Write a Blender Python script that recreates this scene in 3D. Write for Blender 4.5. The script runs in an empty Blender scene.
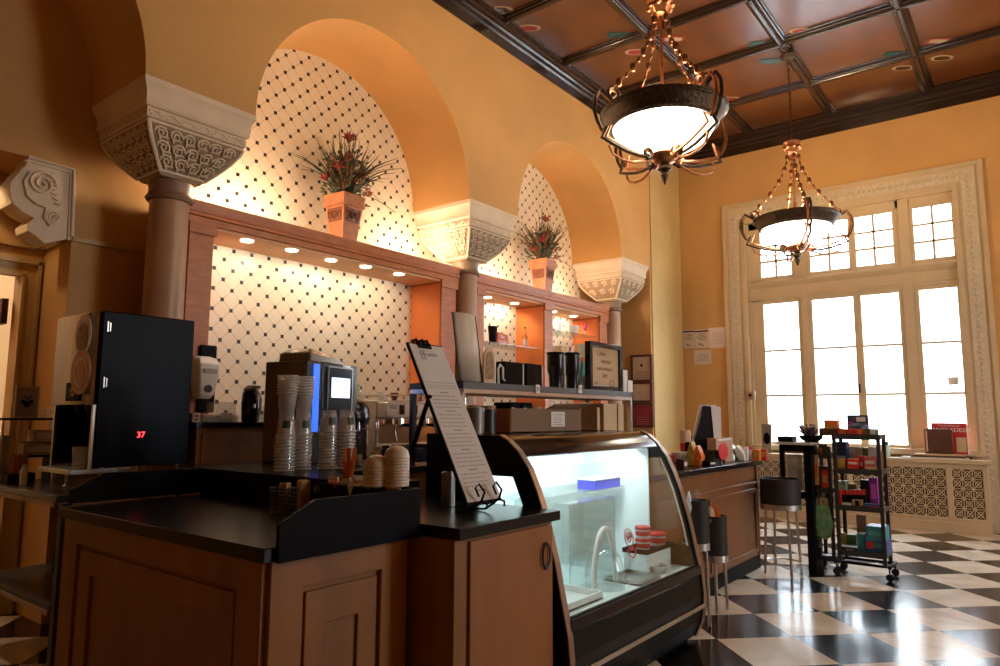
import bpy, bmesh, math, random
from mathutils import Vector, Matrix
random.seed(7)
PI = math.pi
S = bpy.context.scene
COL = S.collection

# ------------------------------------------------------------------ camera
H = 1.33
YAW, PITCH, ROLL, FPX = 0.661189592, 0.119217187, 0.004768599, 694.663
_f = Vector((math.cos(PITCH)*math.cos(YAW), math.cos(PITCH)*math.sin(YAW), math.sin(PITCH)))
_r0 = _f.cross(Vector((0, 0, 1))).normalized(); _u0 = _r0.cross(_f)
_r = math.cos(ROLL)*_r0 + math.sin(ROLL)*_u0
_u = -math.sin(ROLL)*_r0 + math.cos(ROLL)*_u0
cam = bpy.data.cameras.new('camera'); cam_o = bpy.data.objects.new('camera', cam); COL.objects.link(cam_o)
cam.sensor_width = 36; cam.lens = 36*FPX/1000; cam.clip_start = 0.05
cam_o.matrix_world = Matrix(((_r.x, _u.x, -_f.x, 0), (_r.y, _u.y, -_f.y, 0), (_r.z, _u.z, -_f.z, H), (0, 0, 0, 1)))
S.camera = cam_o

def at(px, py, X=None, Y=None, Z=None):
    """world point seen at a photo position on a known real plane (used only to read measurements)"""
    d = _r*((px-500)/FPX) + _u*((333-py)/FPX) + _f
    t = X/d.x if X is not None else (Y/d.y if Y is not None else (Z-H)/d.z)
    return Vector((d.x*t, d.y*t, H+d.z*t))

# ------------------------------------------------------------------ materials
MATS = {}
def mat(name, col, rough=.5, metal=0., var=0., scale=6., bump=0., bscale=40., stretch=(1, 1, 1), coat=0., emit=None, es=0., spec=None, wave=0.):
    if name in MATS: return MATS[name]
    m = bpy.data.materials.new(name); m.use_nodes = True
    nt = m.node_tree; b = nt.nodes['Principled BSDF']
    b.inputs['Base Color'].default_value = (*col, 1); b.inputs['Roughness'].default_value = rough
    b.inputs['Metallic'].default_value = metal; b.inputs['Coat Weight'].default_value = coat
    b.inputs['Coat Roughness'].default_value = .1
    if spec is not None: b.inputs['Specular IOR Level'].default_value = spec
    if emit: b.inputs['Emission Color'].default_value = (*emit, 1); b.inputs['Emission Strength'].default_value = es
    tc = nt.nodes.new('ShaderNodeTexCoord'); mp = nt.nodes.new('ShaderNodeMapping'); mp.inputs['Scale'].default_value = stretch
    nt.links.new(tc.outputs['Object'], mp.inputs['Vector'])
    if var:
        n = nt.nodes.new('ShaderNodeTexNoise'); n.inputs['Scale'].default_value = scale; n.inputs['Detail'].default_value = 5
        nt.links.new(mp.outputs['Vector'], n.inputs['Vector'])
        r = nt.nodes.new('ShaderNodeValToRGB')
        r.color_ramp.elements[0].position = .3; r.color_ramp.elements[1].position = .7
        r.color_ramp.elements[0].color = (*[c*(1-var) for c in col], 1); r.color_ramp.elements[1].color = (*[min(1, c*(1+var)) for c in col], 1)
        nt.links.new(n.outputs['Fac'], r.inputs['Fac']); nt.links.new(r.outputs['Color'], b.inputs['Base Color'])
    if bump:
        n2 = nt.nodes.new('ShaderNodeTexNoise'); n2.inputs['Scale'].default_value = bscale; n2.inputs['Detail'].default_value = 3
        nt.links.new(mp.outputs['Vector'], n2.inputs['Vector'])
        bp = nt.nodes.new('ShaderNodeBump'); bp.inputs['Strength'].default_value = bump; bp.inputs['Distance'].default_value = .01
        nt.links.new(n2.outputs['Fac'], bp.inputs['Height']); nt.links.new(bp.outputs['Normal'], b.inputs['Normal'])
    MATS[name] = m
    return m

def glass(name, tint=(1, 1, 1), gloss=.08, rough=.02, milky=0.):
    if name in MATS: return MATS[name]
    m = bpy.data.materials.new(name); m.use_nodes = True; nt = m.node_tree
    nt.nodes.remove(nt.nodes['Principled BSDF']); out = nt.nodes['Material Output']
    t = nt.nodes.new('ShaderNodeBsdfTransparent'); t.inputs['Color'].default_value = (*tint, 1)
    g = nt.nodes.new('ShaderNodeBsdfGlossy'); g.inputs['Roughness'].default_value = rough
    lw = nt.nodes.new('ShaderNodeLayerWeight'); lw.inputs['Blend'].default_value = .5
    pw = nt.nodes.new('ShaderNodeMath'); pw.operation = 'POWER'; pw.inputs[1].default_value = 4.
    nt.links.new(lw.outputs['Facing'], pw.inputs[0])
    ad = nt.nodes.new('ShaderNodeMath'); ad.operation = 'MULTIPLY_ADD'; ad.inputs[1].default_value = .6; ad.inputs[2].default_value = gloss*.6
    nt.links.new(pw.outputs[0], ad.inputs[0])
    mx = nt.nodes.new('ShaderNodeMixShader')
    nt.links.new(ad.outputs[0], mx.inputs[0]); nt.links.new(t.outputs[0], mx.inputs[1]); nt.links.new(g.outputs[0], mx.inputs[2])
    last = mx.outputs[0]
    if milky:
        df = nt.nodes.new('ShaderNodeBsdfDiffuse'); df.inputs['Color'].default_value = (.85, .83, .78, 1)
        m3 = nt.nodes.new('ShaderNodeMixShader'); m3.inputs[0].default_value = milky
        nt.links.new(last, m3.inputs[1]); nt.links.new(df.outputs[0], m3.inputs[2]); last = m3.outputs[0]
    nt.links.new(last, out.inputs['Surface'])
    MATS[name] = m; return m

def math_node(nt, op, a=None, b=None, c=None):
    n = nt.nodes.new('ShaderNodeMath'); n.operation = op
    for i, v in enumerate((a, b, c)):
        if v is None: continue
        if isinstance(v, (int, float)): n.inputs[i].default_value = v
        else: nt.links.new(v, n.inputs[i])
    return n.outputs[0]

# harlequin floor: 45 degree chequer of 0.488 m marble squares
def floor_mat():
    m = bpy.data.materials.new('chequer_marble'); m.use_nodes = True; nt = m.node_tree; b = nt.nodes['Principled BSDF']
    tc = nt.nodes.new('ShaderNodeTexCoord'); sx = nt.nodes.new('ShaderNodeSeparateXYZ'); nt.links.new(tc.outputs['Object'], sx.inputs[0])
    h = .345
    dx = math_node(nt, 'SUBTRACT', sx.outputs[0], 5.305); dy = math_node(nt, 'SUBTRACT', sx.outputs[1], 1.655)
    p = math_node(nt, 'MULTIPLY', math_node(nt, 'ADD', dx, dy), 1/(2*h)); q = math_node(nt, 'MULTIPLY', math_node(nt, 'SUBTRACT', dx, dy), 1/(2*h))
    rp = math_node(nt, 'FLOOR', math_node(nt, 'ADD', p, .5)); rq = math_node(nt, 'FLOOR', math_node(nt, 'ADD', q, .5))
    par = math_node(nt, 'FLOORED_MODULO', math_node(nt, 'ADD', rp, rq), 2.)
    fp = math_node(nt, 'ABSOLUTE', math_node(nt, 'SUBTRACT', p, rp)); fq = math_node(nt, 'ABSOLUTE', math_node(nt, 'SUBTRACT', q, rq))
    joint = math_node(nt, 'GREATER_THAN', math_node(nt, 'MAXIMUM', fp, fq), .495)
    n = nt.nodes.new('ShaderNodeTexNoise'); n.inputs['Scale'].default_value = 3.2; n.inputs['Detail'].default_value = 6; n.inputs['Distortion'].default_value = 1.2
    nt.links.new(tc.outputs['Object'], n.inputs['Vector'])
    rw = nt.nodes.new('ShaderNodeValToRGB'); e = rw.color_ramp.elements
    e[0].position = .3; e[0].color = (.60, .50, .38, 1); e[1].position = .65; e[1].color = (.80, .71, .58, 1)
    rb = nt.nodes.new('ShaderNodeValToRGB'); e = rb.color_ramp.elements
    e[0].position = .5; e[0].color = (.004, .004, .005, 1); e[1].position = .75; e[1].color = (.016, .015, .016, 1)
    nt.links.new(n.outputs['Fac'], rw.inputs['Fac']); nt.links.new(n.outputs['Fac'], rb.inputs['Fac'])
    mx = nt.nodes.new('ShaderNodeMix'); mx.data_type = 'RGBA'
    nt.links.new(par, mx.inputs['Factor']); nt.links.new(rb.outputs[0], mx.inputs['A']); nt.links.new(rw.outputs[0], mx.inputs['B'])
    m2 = nt.nodes.new('ShaderNodeMix'); m2.data_type = 'RGBA'; m2.inputs['B'].default_value = (.05, .04, .03, 1)
    nt.links.new(joint, m2.inputs['Factor']); nt.links.new(mx.outputs['Result'], m2.inputs['A'])
    nt.links.new(m2.outputs['Result'], b.inputs['Base Color'])
    b.inputs['Roughness'].default_value = .17; b.inputs['Specular IOR Level'].default_value = .6
    n3 = nt.nodes.new('ShaderNodeTexNoise'); n3.inputs['Scale'].default_value = 2.5; nt.links.new(tc.outputs['Object'], n3.inputs['Vector'])
    bp = nt.nodes.new('ShaderNodeBump'); bp.inputs['Strength'].default_value = .12; bp.inputs['Distance'].default_value = .02
    nt.links.new(n3.outputs['Fac'], bp.inputs['Height']); nt.links.new(bp.outputs['Normal'], b.inputs['Normal'])
    return m

# cream octagon tiles with small black dots, in the X-Z plane
TS = .163
def tile_mat():
    m = bpy.data.materials.new('dot_tile'); m.use_nodes = True; nt = m.node_tree; b = nt.nodes['Principled BSDF']
    tc = nt.nodes.new('ShaderNodeTexCoord'); sx = nt.nodes.new('ShaderNodeSeparateXYZ'); nt.links.new(tc.outputs['Object'], sx.inputs[0])
    u = math_node(nt, 'MULTIPLY', math_node(nt, 'SUBTRACT', sx.outputs[0], TILE_O[0]), 1/TS)
    v = math_node(nt, 'MULTIPLY', math_node(nt, 'SUBTRACT', sx.outputs[2], TILE_O[1]), 1/TS)
    A = math_node(nt, 'ADD', u, v); B = math_node(nt, 'SUBTRACT', u, v)
    def near(x): return math_node(nt, 'ABSOLUTE', math_node(nt, 'SUBTRACT', x, math_node(nt, 'FLOOR', math_node(nt, 'ADD', x, .5))))
    da, db = near(A), near(B)
    dot = math_node(nt, 'LESS_THAN', math_node(nt, 'ADD', da, db), .19)
    line = math_node(nt, 'LESS_THAN', math_node(nt, 'MINIMUM', da, db), .022)
    n = nt.nodes.new('ShaderNodeTexNoise'); n.inputs['Scale'].default_value = 2.; nt.links.new(tc.outputs['Object'], n.inputs['Vector'])
    rw = nt.nodes.new('ShaderNodeValToRGB'); e = rw.color_ramp.elements
    e[0].position = .3; e[0].color = (.66, .56, .40, 1); e[1].position = .7; e[1].color = (.76, .66, .50, 1)
    nt.links.new(n.outputs['Fac'], rw.inputs['Fac'])
    m1 = nt.nodes.new('ShaderNodeMix'); m1.data_type = 'RGBA'; m1.inputs['B'].default_value = (.48, .39, .27, 1)
    nt.links.new(line, m1.inputs['Factor']); nt.links.new(rw.outputs[0], m1.inputs['A'])
    m2 = nt.nodes.new('ShaderNodeMix'); m2.data_type = 'RGBA'; m2.inputs['B'].default_value = (.012, .008, .006, 1)
    nt.links.new(dot, m2.inputs['Factor']); nt.links.new(m1.outputs['Result'], m2.inputs['A'])
    nt.links.new(m2.outputs['Result'], b.inputs['Base Color'])
    b.inputs['Roughness'].default_value = .35
    inv = math_node(nt, 'SUBTRACT', 1., line)
    bp = nt.nodes.new('ShaderNodeBump'); bp.inputs['Strength'].default_value = .5; bp.inputs['Distance'].default_value = .004
    nt.links.new(inv, bp.inputs['Height']); nt.links.new(bp.outputs['Normal'], b.inputs['Normal'])
    return m
_t = at(215.3, 247.7, Y=5.13); TILE_O = (_t.x, _t.z)

WALL = mat('ochre_plaster', (.58, .32, .105), .75, var=.10, scale=1.1, bump=.15, bscale=22)
STONE = mat('cream_stone', (.74, .60, .43), .65, var=.08, scale=3, bump=.25, bscale=60)
STONE_D = mat('carved_ground_stone', (.30, .20, .12), .85, var=.15, scale=12)
TRIMM = mat('cream_trim_paint', (.56, .42, .25), .5, var=.07, scale=4, bump=.1, bscale=30)
ORN = mat('ornate_plaster', (.58, .47, .32), .6, var=.12, scale=30, bump=.6, bscale=55)
COLUMN = mat('brown_marble_column', (.40, .23, .125), .42, var=.18, scale=4, stretch=(1, 1, .5))
BEAM = mat('dark_beam_wood', (.022, .010, .006), .25, var=.25, scale=6, coat=.25)
PANEL = mat('ceiling_panel_wood', (.105, .033, .008), .3, var=.28, scale=1.6, coat=.2, stretch=(1, 1.6, 1))
CABW = mat('honey_cabinet_wood', (.46, .128, .018), .42, var=.18, scale=7, stretch=(1, 1, 4))
CABO = mat('orange_painted_panel', (.90, .25, .06), .5, var=.05)
COUNTW = mat('brown_counter_wood', (.26, .098, .012), .45, var=.2, scale=6, stretch=(1.2, 1.2, .3))
BLACKT = mat('black_laminate', (.005, .005, .006), .24, spec=.35)
BLACKM = mat('matt_black', (.006, .006, .007), .5, spec=.06)
BLACKG = mat('gloss_black', (.005, .006, .009), .2, spec=.4)
STEEL = mat('brushed_steel', (.52, .50, .47), .28, metal=1., var=.08, scale=30)
CHROME = mat('chrome', (.75, .75, .75), .12, metal=1.)
IRON = mat('grey_painted_steel', (.05, .05, .053), .4, metal=.4)
BRONZE = mat('dark_bronze', (.075, .05, .03), .42, metal=.8, var=.4, scale=40, bump=.8, bscale=60)
COPPER = mat('burnished_copper', (.62, .28, .14), .3, metal=1., var=.2, scale=20)
CLEAR = glass('clear_glass', (.97, .98, .98), .05)
CASEG = glass('case_glass', (.93, .97, .96), .07)
PLAST = glass('clear_cup_plastic', (.95, .94, .92), .16, .12, .20)
ACRYL = glass('clear_acrylic', (.90, .94, .94), .16, .05, .05)
BOWL = mat('lit_alabaster_bowl', (.9, .85, .75), .4, emit=(1., .86, .66), es=9.)
BULB = mat('lit_lamp_lens', (1, 1, 1), .4, emit=(1., .86, .66), es=10.)
TUBEL = mat('lit_fluorescent', (1, 1, 1), .4, emit=(.86, .97, 1.), es=5.)
WHITE = mat('white_plastic', (.75, .74, .71), .35)
PAPER = mat('white_paper', (.72, .70, .66), .7, var=.05, scale=10)
KRAFT = mat('kraft_card', (.42, .25, .12), .75, var=.1, scale=10)
TAN = mat('tan_paper', (.60, .42, .24), .7, var=.08)
RED = mat('red_plastic', (.55, .02, .02), .4)
REDP = mat('red_print', (.52, .035, .03), .5, var=.1)
ORANGE = mat('orange_print', (.75, .17, .03), .5, var=.2, scale=20)
BLUE = mat('blue_print', (.03, .10, .35), .45, var=.2, scale=20)
NAVY = mat('navy_print', (.02, .03, .08), .45, var=.2, scale=20)
TEAL = mat('teal_print', (.04, .30, .36), .5, var=.2, scale=20)
GREEN = mat('green_print', (.10, .32, .10), .5, var=.3, scale=20)
PURPLE = mat('purple_print', (.28, .04, .30), .45, var=.3, scale=20)
YELLOW = mat('gold_print', (.55, .36, .06), .5, var=.3, scale=20)
GREY = mat('grey_drum', (.03, .024, .02), .5, spec=.25)
SILV = mat('satin_aluminium', (.62, .62, .62), .3, metal=1.)
INK = mat('print_ink', (.03, .025, .02), .7)
INKG = mat('faded_ink', (.30, .27, .24), .8)
LEDR = mat('red_led', (.6, .01, .01), .4, emit=(1., .04, .05), es=5.)
SCREEN = mat('lit_blue_white_screen', (.6, .7, .9), .3, emit=(.62, .74, 1.), es=1.6)
BLUEL = mat('lit_blue_strip', (.02, .1, .9), .3, emit=(.03, .12, 1.), es=1.6)
LEAF = mat('dry_green_leaf', (.045, .06, .025), .6, var=.4, scale=20)
TWIG = mat('dry_twig', (.16, .08, .03), .7)
FLOW = mat('red_petal', (.28, .035, .025), .6, var=.4, scale=25)
FLOWP = mat('pale_orange_petal', (.62, .25, .13), .6, var=.3, scale=25)
POTM = mat('terracotta_pot', (.50, .19, .08), .45, var=.2, scale=14)
POTD = mat('pot_relief_brown', (.20, .06, .025), .5, var=.4, scale=60, bump=.8, bscale=70)
INSIDE = mat('case_white_liner', (.82, .87, .86), .4)
BROWN = mat('brown_leather_box', (.10, .035, .02), .45, var=.2, scale=8)
GREYB = mat('grey_box_side', (.24, .21, .19), .7)
FLOORM = floor_mat(); TILEM = tile_mat()

# ------------------------------------------------------------------ mesh builder
class MB:
    def __init__(s): s.bm = bmesh.new(); s.mi = 0
    def face(s, vs):
        try:
            f = s.bm.faces.new(vs); f.material_index = s.mi; return f
        except ValueError: return None
    def poly(s, pts): return s.face([s.bm.verts.new(p) for p in pts])
    def box(s, x0, x1, y0, y1, z0, z1):
        if x0 > x1: x0, x1 = x1, x0
        if y0 > y1: y0, y1 = y1, y0
        if z0 > z1: z0, z1 = z1, z0
        v = [s.bm.verts.new((x, y, z)) for x in (x0, x1) for y in (y0, y1) for z in (z0, z1)]
        for q in ((0, 1, 3, 2), (4, 6, 7, 5), (0, 4, 5, 1), (2, 3, 7, 6), (0, 2, 6, 4), (1, 5, 7, 3)): s.face([v[i] for i in q])
        return s
    def hexa(s, b, t):
        """eight-cornered solid from bottom ring b and top ring t (4 points each)"""
        n = len(b); vb = [s.bm.verts.new(p) for p in b]; vt = [s.bm.verts.new(p) for p in t]
        s.face(vb[::-1]); s.face(vt)
        for i in range(n): s.face([vb[i], vb[(i+1) % n], vt[(i+1) % n], vt[i]])
        return s
    def loft(s, rings, caps=True, closed=True):
        R = [[s.bm.verts.new(p) for p in r] for r in rings]
        n = len(R[0])
        for a, b in zip(R, R[1:]):
            for i in range(n if closed else n-1): s.face([a[i], a[(i+1) % n], b[(i+1) % n], b[i]])
        if caps and closed: s.face(R[0][::-1]); s.face(R[-1])
        return s
    def lathe(s, prof, c=(0, 0, 0), seg=20, caps=True, axis='z', ang=0):
        rings = []
        for r, z in prof:
            ring = []
            for i in range(seg):
                a = 2*PI*i/seg+ang; p = (r*math.cos(a), r*math.sin(a), z)
                if axis == 'x': p = (p[2], p[0], p[1])
                if axis == 'y': p = (p[0], p[2], p[1])
                ring.append((p[0]+c[0], p[1]+c[1], p[2]+c[2]))
            rings.append(ring)
        return s.loft(rings, caps)
    def cyl(s, c, r, h, seg=16, axis='z', r2=None):
        return s.lathe([(r, 0), (r if r2 is None else r2, h)], c, seg, True, axis)
    def tube(s, pts, r, seg=6, closed=False, caps=True):
        pts = [Vector(p) for p in pts]; n = len(pts); rings = []; up = None
        rr = r if isinstance(r, (list, tuple)) else [r]*n
        for i, p in enumerate(pts):
            a = pts[i-1] if (i > 0 or closed) else p; b = pts[(i+1) % n] if (i < n-1 or closed) else p
            t = (b-a)
            if t.length < 1e-9: t = Vector((0, 0, 1))
            t.normalize()
            if up is None:
                up = Vector((0, 0, 1)) if abs(t.z) < .9 else Vector((1, 0, 0))
            u = (up - t*up.dot(t))
            if u.length < 1e-6: u = t.orthogonal()
            u.normalize(); v = t.cross(u); up = u
            rings.append([p+(u*math.cos(2*PI*k/seg)+v*math.sin(2*PI*k/seg))*rr[i] for k in range(seg)])
        if closed:
            R = [[s.bm.verts.new(q) for q in g] for g in rings]
            for i in range(n):
                a, b = R[i], R[(i+1) % n]
                for k in range(seg): s.face([a[k], a[(k+1) % seg], b[(k+1) % seg], b[k]])
        else: s.loft(rings, caps)
        return s
    def prism(s, poly, plane, a0, a1):
        """extrude a 2D outline: plane 'xz' along y, 'yz' along x, 'xy' along z"""
        def P(u, v, w): return {'xz': (u, w, v), 'yz': (w, u, v), 'xy': (u, v, w)}[plane]
        vb = [s.bm.verts.new(P(u, v, a0)) for u, v in poly]; vt = [s.bm.verts.new(P(u, v, a1)) for u, v in poly]
        f1 = s.face(vb[::-1]); f2 = s.face(vt); n = len(poly)
        for i in range(n): s.face([vb[i], vb[(i+1) % n], vt[(i+1) % n], vt[i]])
        bmesh.ops.triangulate(s.bm, faces=[f for f in (f1, f2) if f])
        return s
    def ring_prism(s, outer, inner, plane, a0, a1):
        """solid between two outlines with the same point count"""
        def P(u, v, w): return {'xz': (u, w, v), 'yz': (w, u, v), 'xy': (u, v, w)}[plane]
        o0, o1, i0, i1 = [[s.bm.verts.new(P(u, v, w)) for u, v in pl] for pl, w in ((outer, a0), (outer, a1), (inner, a0), (inner, a1))]
        n = len(outer)
        for k in range(n):
            j = (k+1) % n
            s.face([o0[k], o0[j], o1[j], o1[k]]); s.face([i0[j], i0[k], i1[k], i1[j]])
            s.face([o0[j], o0[k], i0[k], i0[j]]); s.face([o1[k], o1[j], i1[j], i1[k]])
        return s
    def ball(s, c, r, sc=(1, 1, 1), seg=10):
        g = bmesh.ops.create_uvsphere(s.bm, u_segments=seg, v_segments=max(6, seg//2+2), radius=r)
        bmesh.ops.scale(s.bm, vec=sc, verts=g['verts']); bmesh.ops.translate(s.bm, vec=c, verts=g['verts'])
        for v in g['verts']:
            for f in v.link_faces: f.material_index = s.mi
        return s
    def frame(s, x0, x1, z0, z1, y0, y1, w, plane='xz'):
        """rectangular picture-frame, w wide"""
        o = [(x0, z0), (x1, z0), (x1, z1), (x0, z1)]; i = [(x0+w, z0+w), (x1-w, z0+w), (x1-w, z1-w), (x0+w, z1-w)]
        return s.ring_prism(o, i, plane, y0, y1)
    def text(s, txt, size, M):
        c = bpy.data.curves.new('t', 'FONT'); c.body = txt; c.size = size; c.align_x = 'CENTER'; c.align_y = 'CENTER'; c.extrude = .0006; c.resolution_u = 2
        o = bpy.data.objects.new('t', c); COL.objects.link(o)
        dg = bpy.context.evaluated_depsgraph_get(); me = bpy.data.meshes.new_from_object(o.evaluated_get(dg))
        me.transform(M); n0 = len(s.bm.faces); s.bm.from_mesh(me)
        s.bm.faces.ensure_lookup_table()
        for f in s.bm.faces[n0:]: f.material_index = s.mi
        bpy.data.objects.remove(o); bpy.data.curves.remove(c); bpy.data.meshes.remove(me)
        return s
    def build(s, name, m, parent=None, world=False, bevel=0., smooth=True, seg=2, M=None):
        if M is not None: bmesh.ops.transform(s.bm, matrix=M, verts=s.bm.verts)
        if world and parent is not None:
            r = parent
            while r.parent: r = r.parent
            bmesh.ops.transform(s.bm, matrix=Matrix.Rotation(-r.rotation_euler.z, 4, 'Z') @ Matrix.Translation(-r.location), verts=s.bm.verts)
        bmesh.ops.recalc_face_normals(s.bm, faces=s.bm.faces)
        me = bpy.data.meshes.new(name); s.bm.to_mesh(me); s.bm.free()
        for k in (m if isinstance(m, (list, tuple)) else [m]): me.materials.append(k)
        if smooth:
            me.shade_smooth(); me.set_sharp_from_angle(angle=.6)
        o = bpy.data.objects.new(name, me); COL.objects.link(o)
        if parent: o.parent = parent
        if bevel:
            b = o.modifiers.new('bevel', 'BEVEL'); b.width = bevel; b.segments = seg; b.limit_method = 'ANGLE'; b.angle_limit = .7
        return o

def thing(name, label, cat, loc=(0, 0, 0), rotz=0, group=None):
    o = bpy.data.objects.new(name, None); COL.objects.link(o); o.empty_display_size = .1
    o.location = loc; o.rotation_euler = (0, 0, rotz); o['label'] = label; o['category'] = cat
    if group: o['group'] = group
    return o
def tag(o, label, cat, group=None, kind=None):
    o['label'] = label; o['category'] = cat
    if group: o['group'] = group
    if kind: o['kind'] = kind
    return o
def struct(o): o['kind'] = 'structure'; return o
def dup(root, loc=None, rotz=None, label=None, group=None):
    r = root.copy(); COL.objects.link(r)
    if loc is not None: r.location = loc
    if rotz is not None: r.rotation_euler = (0, 0, rotz)
    if label: r['label'] = label
    if group: r['group'] = group
    for ch in list(root.children):
        c = ch.copy(); COL.objects.link(c); c.parent = r
        for g in list(ch.children):
            d = g.copy(); COL.objects.link(d); d.parent = c
    return r
def arcp(cx, cy, r, a0, a1, n): return [(cx+r*math.cos(a0+(a1-a0)*i/n), cy+r*math.sin(a0+(a1-a0)*i/n)) for i in range(n+1)]
def spiral(cx, cy, r0, r1, a0, turns, n): return [(cx+(r0+(r1-r0)*i/n)*math.cos(a0+2*PI*turns*i/n), cy+(r0+(r1-r0)*i/n)*math.sin(a0+2*PI*turns*i/n)) for i in range(n+1)]
# orientation for text: facing -Y, facing -X
def TM(loc, face='-y', roll=0.):
    R = Matrix(((1, 0, 0), (0, 0, -1), (0, 1, 0))).to_4x4() if face == '-y' else Matrix(((0, 0, -1), (-1, 0, 0), (0, 1, 0))).to_4x4()
    if face == 'up': R = Matrix.Identity(4)
    return Matrix.Translation(loc) @ R @ Matrix.Rotation(roll, 4, 'Z')

def light(name, kind, loc, power, col, size=.1, rot=None, **kw):
    l = bpy.data.lights.new(name, kind); l.energy = power; l.color = col
    if kind == 'AREA': l.size = size
    else: l.shadow_soft_size = size
    for k, v in kw.items(): setattr(l, k, v)
    o = bpy.data.objects.new(name, l); COL.objects.link(o); o.location = loc
    if rot: o.rotation_euler = rot
    return o

# ================================================================== ROOM SHELL
XB, YW, YN = 10.2, 4.35, 5.13        # window wall, arcade face, niche back
XR, YR = -4.0, -4.6                  # rear wall, right-hand wall
ZC = 5.56
b = MB().box(XR, XB+.3, YR, 8.2, -.1, 0); struct(b.build('floor', FLOORM))

# ---- ceiling: flat panels, beams both ways, stepped crown
b = MB().box(XR, XB+.3, YR, 8.2, ZC, ZC+.1); ceil = struct(b.build('ceiling', PANEL))
long_y = [3.17, 2.05, .89, -.27, -1.43, -2.59, -3.75]
cross_x = [8.98, 7.77, 6.68, 5.53, 4.38, 3.23, 2.08, .93, -.22, -1.37, -2.52]
def beam(a0, a1, c, along):
    prof = [(-.075, ZC), (-.075, ZC-.012), (-.058, ZC-.016), (-.052, ZC-.035), (-.036, ZC-.04), (-.03, ZC-.055), (-.022, ZC-.06), (-.016, ZC-.07), (.016, ZC-.07), (.022, ZC-.06), (.03, ZC-.055), (.036, ZC-.04), (.052, ZC-.035), (.058, ZC-.016), (.075, ZC-.012), (.075, ZC)]
    k = MB()
    if along == 'x': k.prism([(c+u, z) for u, z in prof], 'yz', a0, a1)
    else: k.prism([(c+u, z) for u, z in prof], 'xz', a0, a1)
    return k
for y in long_y: beam(XR, XB, y, 'x').build('ceiling_beam', BEAM, ceil)
for x in cross_x:
    if x > 3: beam(YR, YW, x, 'y').build('ceiling_cross_beam', BEAM, ceil)
    else: beam(YR, YW, x, 'y').build('ceiling_cross_beam', BEAM, ceil)
crown = [(0, 5.28), (-.015, 5.28), (-.02, 5.385), (-.04, 5.40), (-.045, 5.44), (-.065, 5.455), (-.07, 5.48), (-.10, 5.49), (-.105, 5.52), (-.13, 5.53), (-.13, ZC), (0, ZC)]
struct(MB().prism([(YW+u, z) for u, z in crown], 'yz', XR, XB).build('trim_1', BEAM))
struct(MB().prism([(XB+u, z) for u, z in crown], 'xz', YR, YW).build('trim_2', BEAM))
# painted emblems on the panels
def emblem(px, py, kind):
    c = at(px, py, Z=ZC-.003)
    for q in ([BLUE] if 0 else [1]):
        k = MB()
        pts = [(c.x+.13*math.cos(a)*(1 if kind != 'ribbon' else 1), c.y+.065*math.sin(a)) for a in [2*PI*i/18 for i in range(18)]]
        cols = {'lips': (MATS['faded_cream'], MATS['faded_red']), 'green': (MATS['deep_green'], MATS['deep_green']), 'redscroll': (MATS['faded_red'], MATS['faded_cream']), 'white': (MATS['faded_cream'], BEAM), 'blue': (MATS['dusty_blue'], MATS['dusty_blue'])}[kind]
        if kind in ('green', 'redscroll', 'blue'):
            pts = [(c.x-.13, c.y-.04), (c.x-.05, c.y-.06), (c.x+.12, c.y-.05), (c.x+.15, c.y+.02), (c.x+.05, c.y+.055), (c.x-.12, c.y+.05)]
        ca, sa = math.cos(math.radians(-52)), math.sin(math.radians(-52))
        pts = [(c.x+(u-c.x)*ca-(v-c.y)*sa, c.y+(u-c.x)*sa+(v-c.y)*ca) for u, v in pts]
        k.prism(pts, 'xy', ZC-.006, ZC-.001)
        k.mi = 1
        pts2 = [(c.x+(u-c.x)*.72, c.y+(v-c.y)*.72) for u, v in pts] if kind != 'green' else [(c.x+(u-c.x)*.3, c.y+(v-c.y)*.3) for u, v in pts]
        k.prism(pts2, 'xy', ZC-.009, ZC-.006)
        k.build('painted_emblem', list(cols), ceil)
mat('deep_green', (.006, .05, .04), .7); mat('dusty_blue', (.04, .10, .10), .7); mat('faded_red', (.25, .02, .015), .7); mat('faded_cream', (.40, .28, .16), .7)
for e in ((501, 10, 'white'), (529, 28, 'lips'), (619, 35, 'green'), (636, 52, 'lips'), (673, 39, 'redscroll'), (731, 99, 'lips'), (760, 44, 'blue'), (770, 61, 'blue'),
          (801, 31, 'lips'), (895, 54, 'green'), (938, 41, 'redscroll'), (942, 58, 'white'), (903, 68, 'white')): emblem(*e)

# ---- arcade wall with blind arches
ARCH = [(.73, 1.185), (3.89, 1.19), (7.075, 1.175)]
ZS = 3.48
def zlow(x):
    for c, r in ARCH:
        if abs(x-c) < r+1e-6: return ZS+math.sqrt(max(0, r*r-(x-c)**2))
    return ZS
xs = []
for c, r in ARCH: xs += [c-r*math.cos(PI*i/56) for i in range(57)]
k = MB(); bmx = k.bm
segs = []
prev = None
full = [(-.455, 'z')]
def strip(x0, x1, z0, z1):
    k.poly([(x0, YW, z0), (x1, YW, z1), (x1, YW, ZC), (x0, YW, ZC)])
    k.poly([(x0, YW, z0), (x0, YN, z0), (x1, YN, z1), (x1, YW, z1)])
pts = sorted(set([round(v, 5) for v in xs]))
for a, c in zip(pts, pts[1:]):
    if any(abs(a-(cc+rr)) < 1e-4 for cc, rr in ARCH) and any(abs(c-(cc-rr)) < 1e-4 for cc, rr in ARCH): strip(a, c, ZS, ZS)   # pier
    else: strip(a, c, zlow(a), zlow(c))
k.box(XR, -.455, YW, YN, 0, ZC)                    # solid wall left of the arcade
strip(8.25, 9.1, ZS, ZS)
k.box(9.1, XB, YW, YN, 0, ZC)                      # wall stub beyond the last column
bmesh.ops.remove_doubles(k.bm, verts=k.bm.verts, dist=1e-4)
struct(k.build('wall_left', WALL))
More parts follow.
